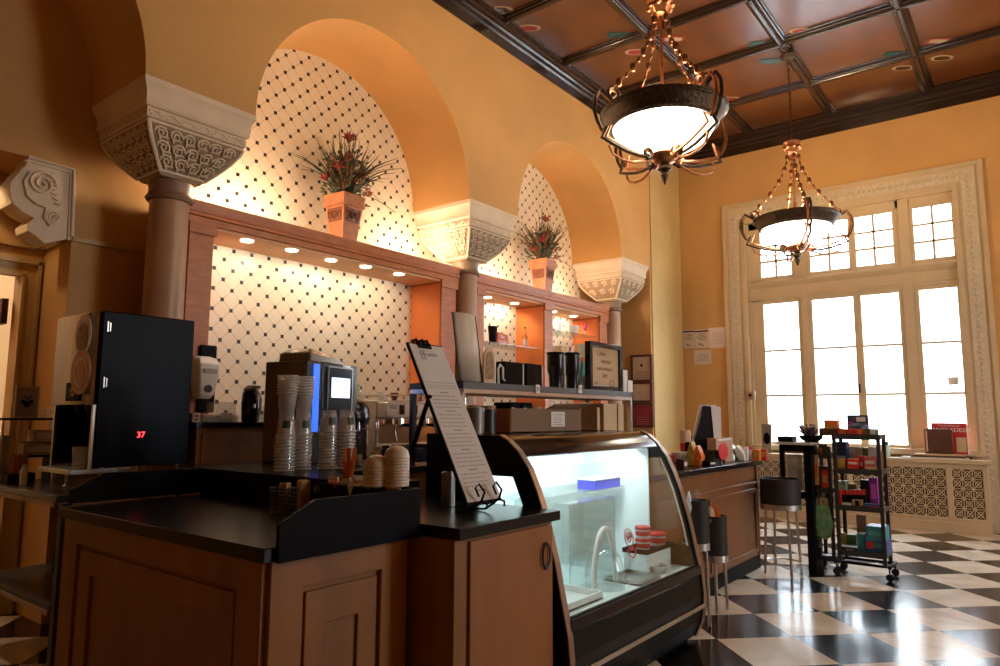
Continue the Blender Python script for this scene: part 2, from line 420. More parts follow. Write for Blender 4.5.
# pale pilaster strip on the room corner
struct(MB().box(9.14, XB-.02, YW-.018, YW, .0, 5.27).build('trim_3', mat('cream_plaster', (.58, .40, .16), .7, var=.08, scale=2)))

# ---- niche back wall: tile between the columns, plaster elsewhere
struct(MB().box(2.42, 8.45, YN, YN+.12, 0, ZC).build('wall_niche', TILEM))
struct(MB().box(8.45, 9.1, YN, YN+.12, 0, ZC).build('wall_niche_end', WALL))
k = MB().box(1.85, 2.42, YN, YN+.47, 0, ZC).box(-.6, 1.85, YN, YN+.47, 3.0, ZC).box(-4, -.6, YN, YN+.47, 0, ZC)
struct(k.build('wall_doorway', WALL))
# deeper wall with a door opening
YD = 5.60
k = MB().box(1.72, 2.0, YD, YD+.12, 0, 3.3).box(.76, 1.72, YD, YD+.12, 2.3, 3.3).box(-.6, .76, YD, YD+.12, 0, 3.3)
struct(k.build('wall_door', WALL))
k = MB()
k.ring_prism([(.64, 0), (1.845, 0), (1.845, 2.42), (.64, 2.42)], [(.76, 0), (1.72, 0), (1.72, 2.30), (.76, 2.30)], 'xz', YD-.02, YD)
k.box(1.72, 1.735, YD-.035, YD-.02, 0, 2.3).box(1.81, 1.83, YD-.04, YD-.02, 0, 2.4).box(.66, 1.83, YD-.04, YD-.02, 2.38, 2.41).box(.76, 1.735, YD-.035, YD-.02, 2.285, 2.3)
struct(k.build('trim_4', mat('tan_casing_paint', (.50, .32, .12), .45)))
# hall beyond the door
k = MB().box(-1, 3.2, 7.4, 7.5, 0, 3.3).box(3.1, 3.2, YD+.12, 7.4, 0, 3.3).box(-1.1, -1, YD+.12, 7.4, 0, 3.3)
struct(k.build('wall_hall', mat('pale_hall_paint', (.75, .62, .42), .7)))
struct(MB().box(-1.1, 3.2, YD, 7.5, 3.3, 3.4).build('ceiling_hall', WALL))
# picture-rail running round the doorway
k = MB().box(1.84, 2.31, YN-.025, YN, 2.495, 2.525).box(1.825, 1.85, YN-.025, YD, 2.495, 2.525).box(.0, 1.84, YD-.025, YD, 2.495, 2.525)
struct(k.build('trim_5', mat('tan_casing_paint', (.5, .3, .1))))

# carved scroll bracket under the doorway lintel
br = thing('scroll_bracket', 'carved cream stone scroll bracket under the doorway lintel at far left', 'bracket', (1.70, 5.3, 2.56))
def bp(px, py): v = at(px, py, Y=5.11); return (v.x, v.z)
prof = [bp(*q) for q in ((28, 156), (27, 163), (20, 170), (11, 180), (9, 192), (12, 203), (22, 212), (34, 218), (27, 224), (28, 231), (36, 236), (45, 244), (71.5, 238), (74, 169))]
pr = []
for i in range(len(prof)):
    a, c = Vector(prof[i]), Vector(prof[(i+1) % len(prof)])
    pr.append(tuple(a))
MB().prism(pr, 'xz', 5.11, 5.33).build('bracket_body', STONE, br, world=True, bevel=.006)
k = MB()
fr = [bp(*q) for q in ((28, 157), (74, 170), (71.5, 237))]
k.tube([(x, 5.105, z) for x, z in fr], .014, 6); 
k.tube([(x+(-.02), 5.105, z-.028) for x, z in fr], .006, 5)
c1 = bp(42, 184); c2 = bp(52, 218)
for c, r in ((c1, .085), (c2, .045)): k.tube([(u, 5.10, v) for u, v in spiral(c[0], c[1], r, .008, 0, 2.2, 44)], .008, 5)
k.tube([(u, 5.10, v) for u, v in [bp(*q) for q in ((30, 172), (24, 182), (27, 196), (36, 204), (46, 208), (44, 218), (50, 226))]], .008, 5)
for i in range(7):
    q = bp(48+i*1.5, 176+i*5); k.tube([(q[0]-.02, 5.105, q[1]+.02), (q[0]+.01, 5.10, q[1]+.005), (q[0]+.03, 5.105, q[1]+.02)], .006, 5)
k.build('carved_scroll', STONE, br, world=True)

# ---- the remaining walls
WY0, WY1, WZ0, WZ1 = .62, 3.34, .90, 4.24
k = MB().box(XB, XB+.3, WY1, YW+1, 0, ZC).box(XB, XB+.3, YR, WY0, 0, ZC).box(XB, XB+.3, WY0, WY1, 0, WZ0).box(XB, XB+.3, WY0, WY1, WZ1, ZC)
struct(k.build('wall_back', WALL))
k = MB().box(XR, 5.5, YR-.3, YR, 0, ZC).box(7.0, XB+.3, YR-.3, YR, 0, ZC).box(5.5, 7.0, YR-.3, YR, 0, .9).box(5.5, 7.0, YR-.3, YR, 4.0, ZC)
struct(k.build('wall_right', WALL))
win2 = bpy.data.objects.new('added_window', None); COL.objects.link(win2); win2.location = (6.25, YR, .9); struct(win2)  # unseen side window, added for cool daylight from the right
k = MB().frame(5.5, 7.0, .9, 4.0, YR-.16, YR-.06, .08)
for x in (6.25,): k.box(x-.05, x+.05, YR-.15, YR-.07, .9, 4.0)
for z in (1.7, 2.4, 3.1, 3.2): k.box(5.5, 7.0, YR-.15, YR-.08, z-.02, z+.02)
k.build('window_frame', TRIMM, win2, world=True)
MB().box(5.52, 6.98, YR-.12, YR-.116, .92, 3.98).build('pane', CLEAR, win2, world=True)
struct(MB().box(-2, 14, -12, YR-.3, -.1, 0).build('ground_side', TRIMM))
struct(MB().box(XR-.2, XR, YR, 8.2, 0, ZC).build('wall_rear', WALL))
struct(MB().box(XB-.03, XB, YR, .38, 0, .22).box(XB-.02, XB, YR, .38, .22, .26).build('baseboard_back', TRIMM))
struct(MB().box(9.08, 9.1, YW, YN, 0, .22).build('baseboard_stub', TRIMM))

# ---- capitals and columns
def capital(cx, name_lbl, detail=True):
    t = thing('column', name_lbl, 'column', (cx, 4.74, 0))
    k = MB()
    r0 = .128
    prof = [(.18, 0), (.18, .10), (.16, .12), (.17, .16), (.15, .2), (.134, .22), (.134, .9), (r0+.004, 2.0), (r0, 2.80)]
    k.lathe(prof, seg=32); k.build('shaft', COLUMN, t)
    k = MB(); k.lathe([(r0, 2.80), (.148, 2.805), (.16, 2.825), (.148, 2.845), (.138, 2.855), (.14, 2.90), (.148, 2.93), (.138, 2.95)], seg=32); k.build('necking', mat('dull_brown_stone', (.25, .15, .09), .5), t)
    # square bell widening upward
    def sq(h, z, cc=.0):
        return [(-h, -h, z), (h, -h, z), (h, h, z), (-h, h, z)]
    bh = lambda v: .152+(.335-.152)*(.55*math.sin(v*PI/2)+.45*v)
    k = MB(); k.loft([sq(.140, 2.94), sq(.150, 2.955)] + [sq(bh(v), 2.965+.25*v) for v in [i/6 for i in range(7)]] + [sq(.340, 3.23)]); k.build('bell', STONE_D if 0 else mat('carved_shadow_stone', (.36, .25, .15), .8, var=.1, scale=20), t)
    k = MB()
    k.loft([sq(.345, 3.23), sq(.352, 3.235), sq(.352, 3.29), sq(.347, 3.295), sq(.362, 3.30), sq(.370, 3.315), sq(.366, 3.33), sq(.370, 3.39), sq(.388, 3.43), sq(.396, 3.44), sq(.398, 3.475), sq(.39, 3.48)])
    k.build('abacus', STONE, t)
    # corner ribs and carving, on the four sloping faces
    k = MB()
    hb, zb, ht, zt = .152, 2.965, .335, 3.215
    def face_pt(fi, u, v, off=.006):
        v = max(0, min(1, v)); h = bh(v); z = zb+(zt-zb)*v; x = u*h
        sl = math.atan2(ht-hb, zt-zb); o = off
        p = Vector((x, -h-o*math.cos(sl), z-o*math.sin(sl)))
        return Matrix.Rotation(fi*PI/2, 3, 'Z') @ p
    for fi in range(4):
        k.tube([face_pt(fi, -1, v, .004) for v in [i/6 for i in range(7)]], .015, 6)
        k.tube([face_pt(fi, u, 1.0, .003) for u in (-1, 0, 1)], .010, 5)
        k.tube([face_pt(fi, u, .02, .003) for u in (-1, 0, 1)], .010, 5)
    rows = [(.80, 6, .155), (.50, 5, .15), (.22, 4, .14)] if detail else [(.8, 4, .15), (.4, 3, .15)]
    for fi in (0, 3, 1, 2):
        if fi in (1, 2) and not (fi == 1 and False): rr = rows[:1] if detail else []
        else: rr = rows
        for v0, n, rad in rr:
            for i in range(n):
                h = bh(v0)
                u0 = (-1+ (2*i+1)/n)*.90
                ru = h*.88/n; L = math.hypot(ht-hb, zt-zb)
                rot = 0 if (i % 2) else PI
                rng = min(ru*1.08, .045)
                pts = []
                for (a, c) in spiral(0, 0, rng, .006, rot, 1.75*(1 if i % 2 else -1), 26):
                    pts.append(face_pt(fi, u0+a/h, v0+c/L, .008))
                k.tube(pts, .0068, 5)
                # small leaves between
                for da in (.6, 2.2, 3.9, 5.2):
                    a0 = (rng*.55*math.cos(da), rng*.55*math.sin(da)); a1 = (rng*1.1*math.cos(da+.5), rng*1.1*math.sin(da+.5))
                    k.tube([face_pt(fi, u0+a0[0]/h, v0+a0[1]/L, .008), face_pt(fi, u0+a1[0]/h, v0+a1[1]/L, .008)], .0065, 4)
        # running vine on the frieze
        R = Matrix.Rotation(fi*PI/2, 3, 'Z')
        k.tube([R @ Vector((-.34+.68*i/60, -.356, 3.262+.016*math.sin(i*.62))) for i in range(61)], .005, 4)
        for i in range(14):
            k.ball(R @ Vector((-.32+i*.049, -.356, 3.262-.014*math.cos(i*PI))), .010, (1, .5, 1), 6)
    k.build('carved_relief', STONE, t)
    return t
capital(2.31, 'carved square capital on brown column, leftmost and nearest of the three')
capital(5.49, 'carved square capital on column between the two arched niches')
capital(8.665, 'carved square capital on farthest column, by the framed certificates', False)

# ---- tall window with casing
win = bpy.data.objects.new('window_1', None); COL.objects.link(win); win.location = (XB, 2.0, .9); struct(win)
k = MB()     # carved casing, three sides, three raised steps
for (i0, i1, d) in ((.0, .05, .055), (.05, .085, .035), (.085, .235, .045), (.235, .27, .035), (.27, .33, .055)):
    yo, yi = .385, .385
    o = [(.385+i0, .0), (3.645-i0, .0), (3.645-i0, 4.51-i0), (.385+i0, 4.51-i0)]
    i_ = [(.385+i1, .0), (3.645-i1, .0), (3.645-i1, 4.51-i1), (.385+i1, 4.51-i1)]
    k.mi = 1 if i0 == .085 else 0
    k.ring_prism(o, i_, 'yz', XB-d, XB)
k.mi = 1
ins = .16
path = [(.385+ins, .3+.065*i) for i in range(62)] + [(.385+ins+.065*i, 4.51-ins) for i in range(46)] + [(3.645-ins, 4.35-.065*i) for i in range(62)]
for i, (y, z) in enumerate(path): k.ball((XB-.047, y, z), .026, (.5, 1, 1) if i % 2 else (.5, .6, .6), 6)
struct(k.build('trim_6', [TRIMM, ORN]))
FX0, FX1 = XB+.02, XB+.12
k = MB()
k.frame(WY0, WY1, WZ0, WZ1, FX0-.02, FX1+.06, .06, 'yz')
# jamb posts between bays and the moulded transom
for y0, y1 in ((2.50, 2.58), (1.21, 1.33)): k.box(FX0-.01, FX1, y0, y1, WZ0, WZ1)
for y0_, y1_, z0_, z1_ in ((WY0, .695, WZ0, WZ1), (3.16, WY1, WZ0, WZ1), (2.495, 2.585, WZ0, WZ1), (1.205, 1.335, WZ0, WZ1), (1.88, 1.875, WZ0, WZ1), (WY0, WY1, 4.085, WZ1), (WY0, WY1, 3.25, 3.315), (WY0, WY1, 3.01, 3.1), (WY0, WY1, WZ0, .94), (1.90, 1.90, 1, 1), (2.485, 2.655, 3.25, WZ1), (1.20, 1.365, 3.25, WZ1), (1.90, 1.855, 3.25, WZ1)):
    if y1_ > y0_: k.box(FX0+.012, FX1, y0_, y1_, z0_, z1_)
k.prism([(FX1, 3.02), (FX0-.02, 3.02), (FX0-.02, 3.05), (FX0+.0, 3.06), (FX0, 3.2), (FX0-.03, 3.22), (FX0-.06, 3.26), (FX0-.06, 3.285), (FX0, 3.30), (FX1, 3.30)], 'xz', WY0, WY1)
k.box(FX0-.14, FX1, WY0, WY1, WZ0-.02, WZ0+.05)
fr = k.build('window_frame', TRIMM, win, world=True, bevel=.004)
def sash(y0, y1, z0, z1, nc, rows, handle=None, w=.05):
    """y0..y1, z0..z1 is the clear glass; the sash is built round it"""
    k = MB(); k.ring_prism([(y0-w, z0-w), (y1+w, z0-w), (y1+w, z1+w), (y0-w, z1+w)], [(y0, z0), (y1, z0), (y1, z1), (y0, z1)], 'yz', FX0+.01, FX0+.055)
    for i in range(1, nc): y = y0+(y1-y0)*i/nc; k.box(FX0+.018, FX0+.05, y-.015, y+.015, z0, z1)
    for z in rows: k.box(FX0+.018, FX0+.05, y0, y1, z-.015, z+.015)
    s = k.build('sash', TRIMM, win, world=True, bevel=.003)
    g = MB().box(FX0+.03, FX0+.034, y0, y1, z0, z1); g.build('pane', CLEAR, s, world=True)
    if handle:
        h = MB().cyl((FX0+.0, handle, 1.72), .012, .03, 10, 'x').box(FX0-.012, FX0, handle-.012, handle+.012, 1.66, 1.78); h.build('latch', IRON, s, world=True)
lowrows = (2.28, 1.64)
for y0, y1, h in ((2.635, 3.11, None), (1.925, 2.445, 1.90), (1.385, 1.83, None), (.745, 1.155, None)): sash(y0, y1, .99, 2.96, 1, lowrows, h)
for y0, y1 in ((2.70, 3.12), (1.945, 2.44), (1.41, 1.855), (.745, 1.165)): sash(y0, y1, 3.36, 4.04, 2, (3.585, 3.815), None, .045)
# sticker notice on the right-hand pane
tag(MB().box(FX0+.02, FX0+.028, .80, .91, 1.74, 1.84).build('window_notice', PAPER), 'small pale notice stuck low on the right-hand window pane', 'notice')

# ---- outside: street wall and pavement seen through the glass
PALE = mat('pale_render', (.8, .82, .84), .9)
struct(MB().box(XB+.3, 22, -12, 16, -.1, 0).build('ground', PALE))
struct(MB().box(17, 17.4, -10, 16, 0, 5.2).build('wall_outside', PALE))
for y in (5.02, 4.72):
    tag(MB().cyl((16.9, y, 0), .018, 5.3, 8).build('drainpipe', mat('grey_pipe', (.10, .11, .125), .8, spec=.1)), 'pale grey drainpipe on the wall outside the left sash', 'pipe', 'drainpipes on the wall outside')

# ---- radiator grille under the window
rad = thing('radiator_cover', 'cream pierced radiator cover below the tall window', 'radiator', (9.95, 1.7, 0))
RX = 9.85
k = MB()
k.box(RX-.03, RX+.345, .52, 3.3, .80, .845)          # top shelf
k.box(RX+.005, RX+.03, .55, 3.28, .70+.04, .80).box(RX+.005, RX+.03, .55, 3.28, .10, .17)
for y0, y1 in ((.55, .60), (.905, .965), (1.98, 2.04), (3.22, 3.28)): k.box(RX, RX+.03, y0, y1, .17, .74)
k.box(RX+.03, RX+.34, .55, .58, .1, .8)
k.prism([(RX-.02, .56), (RX-.02, .945), (RX-.06, 3.3), (RX+.3, 3.3), (RX+.3, .56)], 'xy', 0, .12)
k.build('casing', TRIMM, rad, world=True, bevel=.004)
def grille(y0, y1, nc):
    k = MB(); z0, z1 = .17, .74; nr = 5; cw = (y1-y0)/nc; ch = (z1-z0)/nr; t = .006
    def bar(a, c): k.tube([(RX+.015, a[0], a[1]), (RX+.015, c[0], c[1])], t, 4)
    for i in range(nc+1): bar((y0+i*cw, z0), (y0+i*cw, z1))
    for j in range(nr+1): bar((y0, z0+j*ch), (y1, z0+j*ch))
    for i in range(nc):
        for j in range(nr):
            a, c = y0+i*cw, z0+j*ch; m = (a+cw/2, c+ch/2)
            for p, q in (((a, c), (a+cw, c+ch)), ((a+cw, c), (a, c+ch))): bar(p, q)
            pts = [(RX+.015, m[0]+.3*cw*math.cos(u), m[1]+.3*ch*math.sin(u)) for u in [2*PI*n/8 for n in range(8)]]
            k.tube(pts, .005, 4, closed=True)
    return k
grille(.60, .905, 3).build('grille', TRIMM, rad, world=True)
grille(.965, 1.98, 9).build('grille', TRIMM, rad, world=True)
grille(2.04, 3.22, 10).build('grille', TRIMM, rad, world=True)
MB().box(RX+.10, RX+.28, .62, 3.2, .12, .74).build('heating_core', mat('dark_radiator', (.05, .04, .03), .7), rad, world=True)

# ================================================================== LIGHT
W = bpy.data.worlds.new('world'); S.world = W; W.use_nodes = True
bg = W.node_tree.nodes['Background']; bg.inputs['Color'].default_value = (.74, .87, 1., 1); bg.inputs['Strength'].default_value = 19.
pt = light('window_daylight', 'AREA', (XB+.32, 1.98, 2.6), 1., (1, 1, 1), 3., (0, -PI/2, 0)); pt.data.shape = 'RECTANGLE'; pt.data.size = 3.5; pt.data.size_y = 2.8
pt2 = light('added_window_daylight', 'AREA', (6.25, YR-.34, 2.45), 1., (1, 1, 1), 3., (PI/2, 0, 0)); pt2.data.shape = 'RECTANGLE'; pt2.data.size = 1.5; pt2.data.size_y = 3.1; pt2.data.cycles.is_portal = True
pt.data.cycles.is_portal = True; pt.rotation_euler = (0, PI/2, 0)
S.view_settings.view_transform = 'Standard'; S.view_settings.look = 'None'; S.view_settings.exposure = 0.; S.view_settings.gamma = 1
S.view_settings.use_curve_mapping = False
S.cycles.use_denoising = True; S.cycles.max_bounces = 10; S.cycles.diffuse_bounces = 5; S.cycles.transparent_max_bounces = 24; S.cycles.sample_clamp_indirect = 6
WARM = (1., .70, .40); WARM2 = (1., .84, .64)

# ================================================================== CHANDELIERS
def chandelier(loc, rot, label):
    t = thing('chandelier', label, 'chandelier', loc, rot)
    # origin: bowl rim plane at z=0
    k = MB(); k.lathe([(.37, -.02), (.363, -.045), (.33, -.10), (.27, -.15), (.19, -.19), (.11, -.22), (.05, -.23)], seg=40); k.build('glass_bowl', BOWL, t)
    k = MB(); k.lathe([(.365, -.035), (.375, -.04), (.385, -.02), (.435, .055), (.45, .06), (.458, .085), (.445, .09), (.42, .06), (.37, -.01)], seg=48, caps=False)
    k.bm.verts.ensure_lookup_table()
    bnd = k.build('rim_band', BRONZE, t)
    k = MB()
    for rr_, zz in ((.385, -.022), (.452, .074)): k.tube([(rr_*math.cos(a), rr_*math.sin(a), zz) for a in [2*PI*i/48 for i in range(48)]], .009, 6, closed=True)
    k.build('rim_bead', BRONZE, bnd)
    k = MB(); k.lathe([(.03, -.31), (.07, -.295), (.10, -.26), (.105, -.24), (.09, -.225), (.05, -.22)], seg=20); k.build('bowl_cap', COPPER, t)
    k = MB(); k.lathe([(.004, -.46), (.02, -.42), (.028, -.39), (.02, -.37), (.05, -.345), (.045, -.325), (.02, -.30)], seg=14); k.build('finial', BRONZE, t)
    for q in range(4):
        a = q*PI/2
        def P(r, z, s=0.): return (r*math.cos(a)-s*math.sin(a), r*math.sin(a)+s*math.cos(a), z)
        for s in (-1, 1):
            off = .014*s
            k = MB()
            sp = [(.445+u, .135+v) for u, v in spiral(0, 0, .018, .062, PI*1.1, 1.15, 16)]
            arm = sp + [(.55, .15), (.59, .08), (.60, -.01), (.575, -.09), (.54, -.15)]
            arm = [(r, z) for r, z in arm]
            kink = [(.49, -.11), (.54, -.20)] if s > 0 else [(.47, -.09), (.51, -.18)]
            tail = [(.44, -.235), (.34, -.265), (.24, -.28), (.17, -.28)] if s > 0 else [(.42, -.21), (.33, -.24), (.23, -.26), (.16, -.27)]
            curl = [(.155+u, -.25+v) for u, v in spiral(0, 0, .045, .015, -PI/2, -1.1, 12)]
            pts = [P(r-(0 if s > 0 else .022), z, off) for r, z in arm+kink+tail+curl]
            k.tube(pts, .0125, 6); k.build('scroll_arm', BRONZE if s > 0 else COPPER, t)
        # lower looping strap
        k = MB(); k.tube([P(r, z) for r, z in ((.10, -.27), (.18, -.31), (.27, -.335), (.36, -.33), (.44, -.30), (.47, -.25), (.43, -.22))], .010, 6)
        k.build('lower_strap', COPPER, t)
        # beaded chain from the arm up to the crown
        k = MB(); pts = []
        for i in range(11):
            u = i/10; r = .40*(1-u)**1.9+.055; z = .17+u*.70
            pts.append(P(r, z))
        k.tube(pts, .005, 5)
        for i in range(1, 10, 1):
            p = Vector(pts[i]); k.ball(p, .024 if i % 2 else .013, (1, 1, 1.5), 7)
        k.build('bead_chain', mat('dark_copper', (.28, .13, .07), .35, metal=1.), t)
    k = MB(); k.cyl((0, 0, -.02), .010, .95, 8).lathe([(.012, .1), (.022, .12), (.026, .2), (.02, .26), (.012, .28)], seg=10); k.build('stem_rod', COPPER, t)
    k = MB(); k.lathe([(.02, .84), (.05, .85), (.085, .90), (.07, .93), (.10, .97), (.06, .99), (.025, 1.01)], seg=18)
    for i in range(8):
        a = 2*PI*i/8; k.ball((.085*math.cos(a), .085*math.sin(a), .91), .024, (1, 1, .9), 6)
    k.build('crown', COPPER, t)
    k = MB(); top = ZC-.085-loc[2]
    n = int((top-1.02)/.045)
    for i in range(n):
        z = 1.03+i*.045
        pts = [((.012*math.cos(u) if i % 2 else 0), (0 if i % 2 else .012*math.cos(u)), z+.028*math.sin(u)) for u in [2*PI*j/8 for j in range(8)]]
        k.tube(pts, .004, 4, closed=True)
    k.tube([(0, 0, 1.0), (.004, 0, top)], .004, 5)
    k.build('chain', BRONZE, t)
    k = MB(); k.lathe([(.02, top-.03), (.06, top-.02), (.085, top+.0), (.09, top+.015)], seg=20); k.build('ceiling_canopy', BRONZE, t)
    l = light('chandelier_bulbs', 'POINT', (loc[0], loc[1], loc[2]+.14), 100, WARM, .12)
    return t
chandelier((4.57, 2.05, 3.46), math.radians(62), 'large bronze bowl chandelier hanging nearest, top centre of the view')
chandelier((8.04, 2.05, 3.47), math.radians(28), 'bronze bowl chandelier hanging before the tall window')
# unseen fill lights, added to brighten the room from the right
for x, y in ((4.57, -2.6), (8.04, -2.6)):
    light('unseen_fill_light', 'POINT', (x, y, 3.7), 110, WARM, .3)

# ================================================================== WALL CABINETS IN THE NICHES
YC = 4.70
def niche_cabinet(label, x0, x1, posts, bays):
    t = thing('niche_cabinet', label, 'cabinet', (x0, YC, 0))
    for a, c in posts:
        k = MB().box(a, c, YC, YN-.002, .0, 2.70).box(a-.012, c+.012, YC-.02, YC, 2.62, 2.70).build('post', CABW, t, world=True, bevel=.003)
    for a, c in bays:
        MB().box(c-.004, c+.0, YC+.02, YN-.004, .9, 2.66).build('side_panel', CABO, t, world=True)
        MB().box(a, a+.004, YC+.02, YN-.004, .9, 2.66).build('side_panel', CABO, t, world=True)
        MB().box(a, c, YC+.02, YN-.002, 2.68, 2.70).build('soffit', mat('glow_tinted_soffit', (.78, .42, .20), .5), t, world=True)  # reflected lamp glow put into the soffit as a lighter colour
    k = MB()
    k.prism([(YC, 2.70), (YC-.012, 2.70), (YC-.012, 2.745), (YC-.03, 2.75), (YC-.03, 2.77), (YC-.02, 2.78), (YC-.035, 2.84), (YC-.035, 2.855), (YC, 2.855)], 'yz', x0-.03, x1+.03)
    k.box(x0, x1, YC, YN-.002, 2.70, 2.84).box(x0-.0, x1, YC, YC+.04, 2.84, 2.855)
    k.build('header', CABW, t, world=True)
    for a, c in bays: pass
    return t
nc1 = niche_cabinet('wide honey-brown cabinet surround over the espresso counter in the first niche', 2.445, 5.30, [(2.445, 2.63), (5.08, 5.30)], [(2.63, 5.08)])
nc2 = niche_cabinet('two-bay honey-brown cabinet with glass shelves in the second niche', 5.64, 8.46, [(5.64, 5.76), (6.92, 7.10), (8.26, 8.46)], [(5.76, 6.92), (7.10, 8.26)])
def downlight(x, y, cab, p=14):
    k = MB(); k.lathe([(.05, 2.674), (.05, 2.680), (.036, 2.680), (.034, 2.674)], c=(x, y, 0), seg=16, caps=False); k.cyl((x, y, 2.677), .034, .003, 16)
    k.build('downlight', BULB, cab, world=True)
    light('downlight_beam', 'SPOT', (x, y, 2.66), p, WARM2, .03, (math.radians(30), 0, 0), spot_size=math.radians(165), spot_blend=.6)
for px, py in ((247, 240.5), (291.7, 250), (331, 260), (365.7, 266.5), (399, 274)): p = at(px, py, Z=2.68); downlight(p.x, p.y, nc1, 6.5)
for x in (6.10, 6.62, 7.45, 7.95): downlight(x, 4.93, nc2, 9)
for x in (2.85, 3.15, 4.75, 4.95, 5.9, 6.45, 7.8):      # strip lamps lying on top of the cabinets
    light('cabinet_top_lamp', 'POINT', (x, YN-.33, 2.93), 17, (1., .76, .52), .05)
for x in (2.62, 3.9, 4.6, 6.3, 7.6):
    tag(MB().box(x-.20, x+.20, YN-.22, YN-.17, 2.841, 2.875).build('lamp_strip', WHITE), 'slim white lamp strip lying on a niche cabinet top', 'lamp', 'lamp strips on the cabinets')

# glass shelves of the second cabinet
MB().box(5.77, 6.91, 4.76, 5.11, 2.135, 2.147).build('glass_shelf', ACRYL, nc2, world=True)
MB().box(7.11, 8.25, 4.76, 5.11, 2.405, 2.417).build('glass_shelf', ACRYL, nc2, world=True)
MB().box(7.11, 8.25, 4.76, 5.11, 2.10, 2.112).build('glass_shelf', ACRYL, nc2, world=True)
MB().box(5.77, 6.91, 4.76, 5.11, 1.77, 1.782).build('glass_shelf', ACRYL, nc2, world=True)
# lower cupboard of both niches, carrying the machines
for nm, x0, x1, lb in (('back_counter', 2.9, 5.0, 'low black-topped counter along the tiled wall of the first niche'), ('back_counter', 5.78, 8.24, 'low black-topped counter under the glass shelves of the second niche')):
    t = thing(nm, lb, 'counter', (x0, 4.2, 0))
    MB().box(x0+.02, x1-.02, 4.22, 4.68, 0, .90).build('body', COUNTW, t, world=True, bevel=.004)
    MB().box(x0, x1, 4.16, 4.69, .90, .94).build('worktop', BLACKT, t, world=True, bevel=.004)

# ================================================================== FLOWER ARRANGEMENTS
def flower_pot(loc, label, seed, s=1., heavy=1.):
    v = 1.45
    rnd = random.Random(seed)
    t = thing('flower_arrangement', label, 'flowers', loc, math.radians(4))
    PZ = 1.25
    def sq(h, z): z = z*PZ; return [(-h, -h, z), (h, -h, z), (h, h, z), (-h, h, z)]
    k = MB(); k.loft([sq(.078*s, 0), (sq(.112*s, .26*s)), sq(.128*s, .265*s), sq(.132*s, .30*s), sq(.118*s, .305*s), sq(.128*s, .33*s), sq(.128*s, .345*s), sq(.10*s, .345*s), sq(.10*s, .32*s)]); k.build('pot', POTM, t)
    k = MB()
    for q in range(4):
        R = Matrix.Rotation(q*PI/2, 3, 'Z')
        def fp(x, z, o=.004): return R @ Vector((x*s, -(.078+.034*z/.26)*s-o, z*s*PZ))
        k.hexa([fp(-.080, .15, .001), fp(.080, .15, .001), fp(.088, .245, .001), fp(-.088, .245, .001)], [fp(-.080, .15), fp(.080, .15), fp(.088, .245), fp(-.088, .245)])
        for i in range(3):
            c = (-.055+.055*i, .197); k.tube([fp(c[0]+.02*math.cos(a), c[1]+.026*math.sin(a), .007) for a in [2*PI*j/10 for j in range(10)]], .004*s, 4, closed=True)
    k.build('relief_band', POTD, t)
    # grasses and twigs
    kg = MB(); kt = MB()
    for i in range(int(130*heavy)):
        a = rnd.uniform(0, 2*PI); sp = rnd.uniform(.02, 1.0); ln = rnd.uniform(.2, .66-.14*sp)*s; z0 = .41*s
        pts = []
        for j in range(6):
            u = j/5; r = (.03+ln*sp*u**1.2)*1.; z = z0+ln*u*(1.15-sp*.55*u)
            pts.append((r*math.cos(a)+.02*math.sin(j+i), min(r*math.sin(a), .17+.01*j), z))
        (kg if rnd.random() < .58 else kt).tube(pts, [.0065*s, .008*s, .007*s, .006*s, .004*s, .0015*s], 4)
    for i in range(int(260*heavy)):       # small leaves in the mass
        a = rnd.uniform(0, 2*PI); r = rnd.uniform(.02, .21)*s; z = rnd.uniform(.42, .80)*s; r *= 1.25-(z-.42)*1.1
        c = Vector((r*math.cos(a), min(r*math.sin(a), .16), z)); d = Vector((math.cos(a)*rnd.uniform(.3, 1), math.sin(a), rnd.uniform(-.3, .8))).normalized()*.055*s; w = d.cross(Vector((0, 0, 1))).normalized()*.017*s; n = Vector((0, 0, .003))
        kg.hexa([c, c+d*.5+w, c+d, c+d*.5-w], [c+n, c+d*.5+w+n, c+d+n, c+d*.5-w+n])
    kg.build('foliage', LEAF, t); 
    for q in (3.6, .4):                   # looping vine
        kt.tube([(.03*math.cos(q)+.14*s*math.sin(u)*math.cos(q+1.2), .1*s*math.sin(u)*math.sin(q), .44*s+.24*s*(1-math.cos(u))) for u in [PI*1.7*j/20 for j in range(21)]], .0028*s, 4)
    for ax, L, dz in ((2.9, .42, .12), (-.6, .46, -.12), (.15, .52, .10), (3.5, .3, -.05)):
        kt.tube([(L*s*u*math.cos(ax), L*s*u*math.sin(ax), .46*s+dz*s*u+.06*s*math.sin(PI*u)) for u in [j/8 for j in range(9)]], .0035*s, 4)
    kt.build('twigs', TWIG, t)
    for i, (x, y, z, r) in enumerate(((-.01, -.05, .62, .040), (-.13, -.08, .45, .044), (.05, -.12, .43, .042), (.16, -.05, .42, .035), (.02, -.14, .39, .030), (-.07, -.12, .50, .035), (.10, .02, .52, .032), (.18, -.08, .36, .03), (-.2, 0, .38, .028))):
        x *= 1.15; z = .46+(z-.34)*1.75; r *= 1.6; k = MB(); k.ball((x*s, y*s, z*s), r*.45*s, seg=8)
        for j in range(14):
            a = 2*PI*j/14+rnd.random(); e = rnd.uniform(-.3, 1.1); d = Vector((math.cos(a)*math.cos(e), math.sin(a)*math.cos(e), math.sin(e)))
            c = Vector((x, y, z))*s; k.tube([c, c+d*r*.6*s, c+d*r*1.15*s], [.004*s, .011*s, .002*s], 5)
        k.build('flower', FLOWP if i in (4, 7) else FLOW, t)
    return t
flower_pot((3.93, 4.84, 2.845), 'dried red flower arrangement in square pot on the wide cabinet, nearest', 3, 1.02, 1.2)
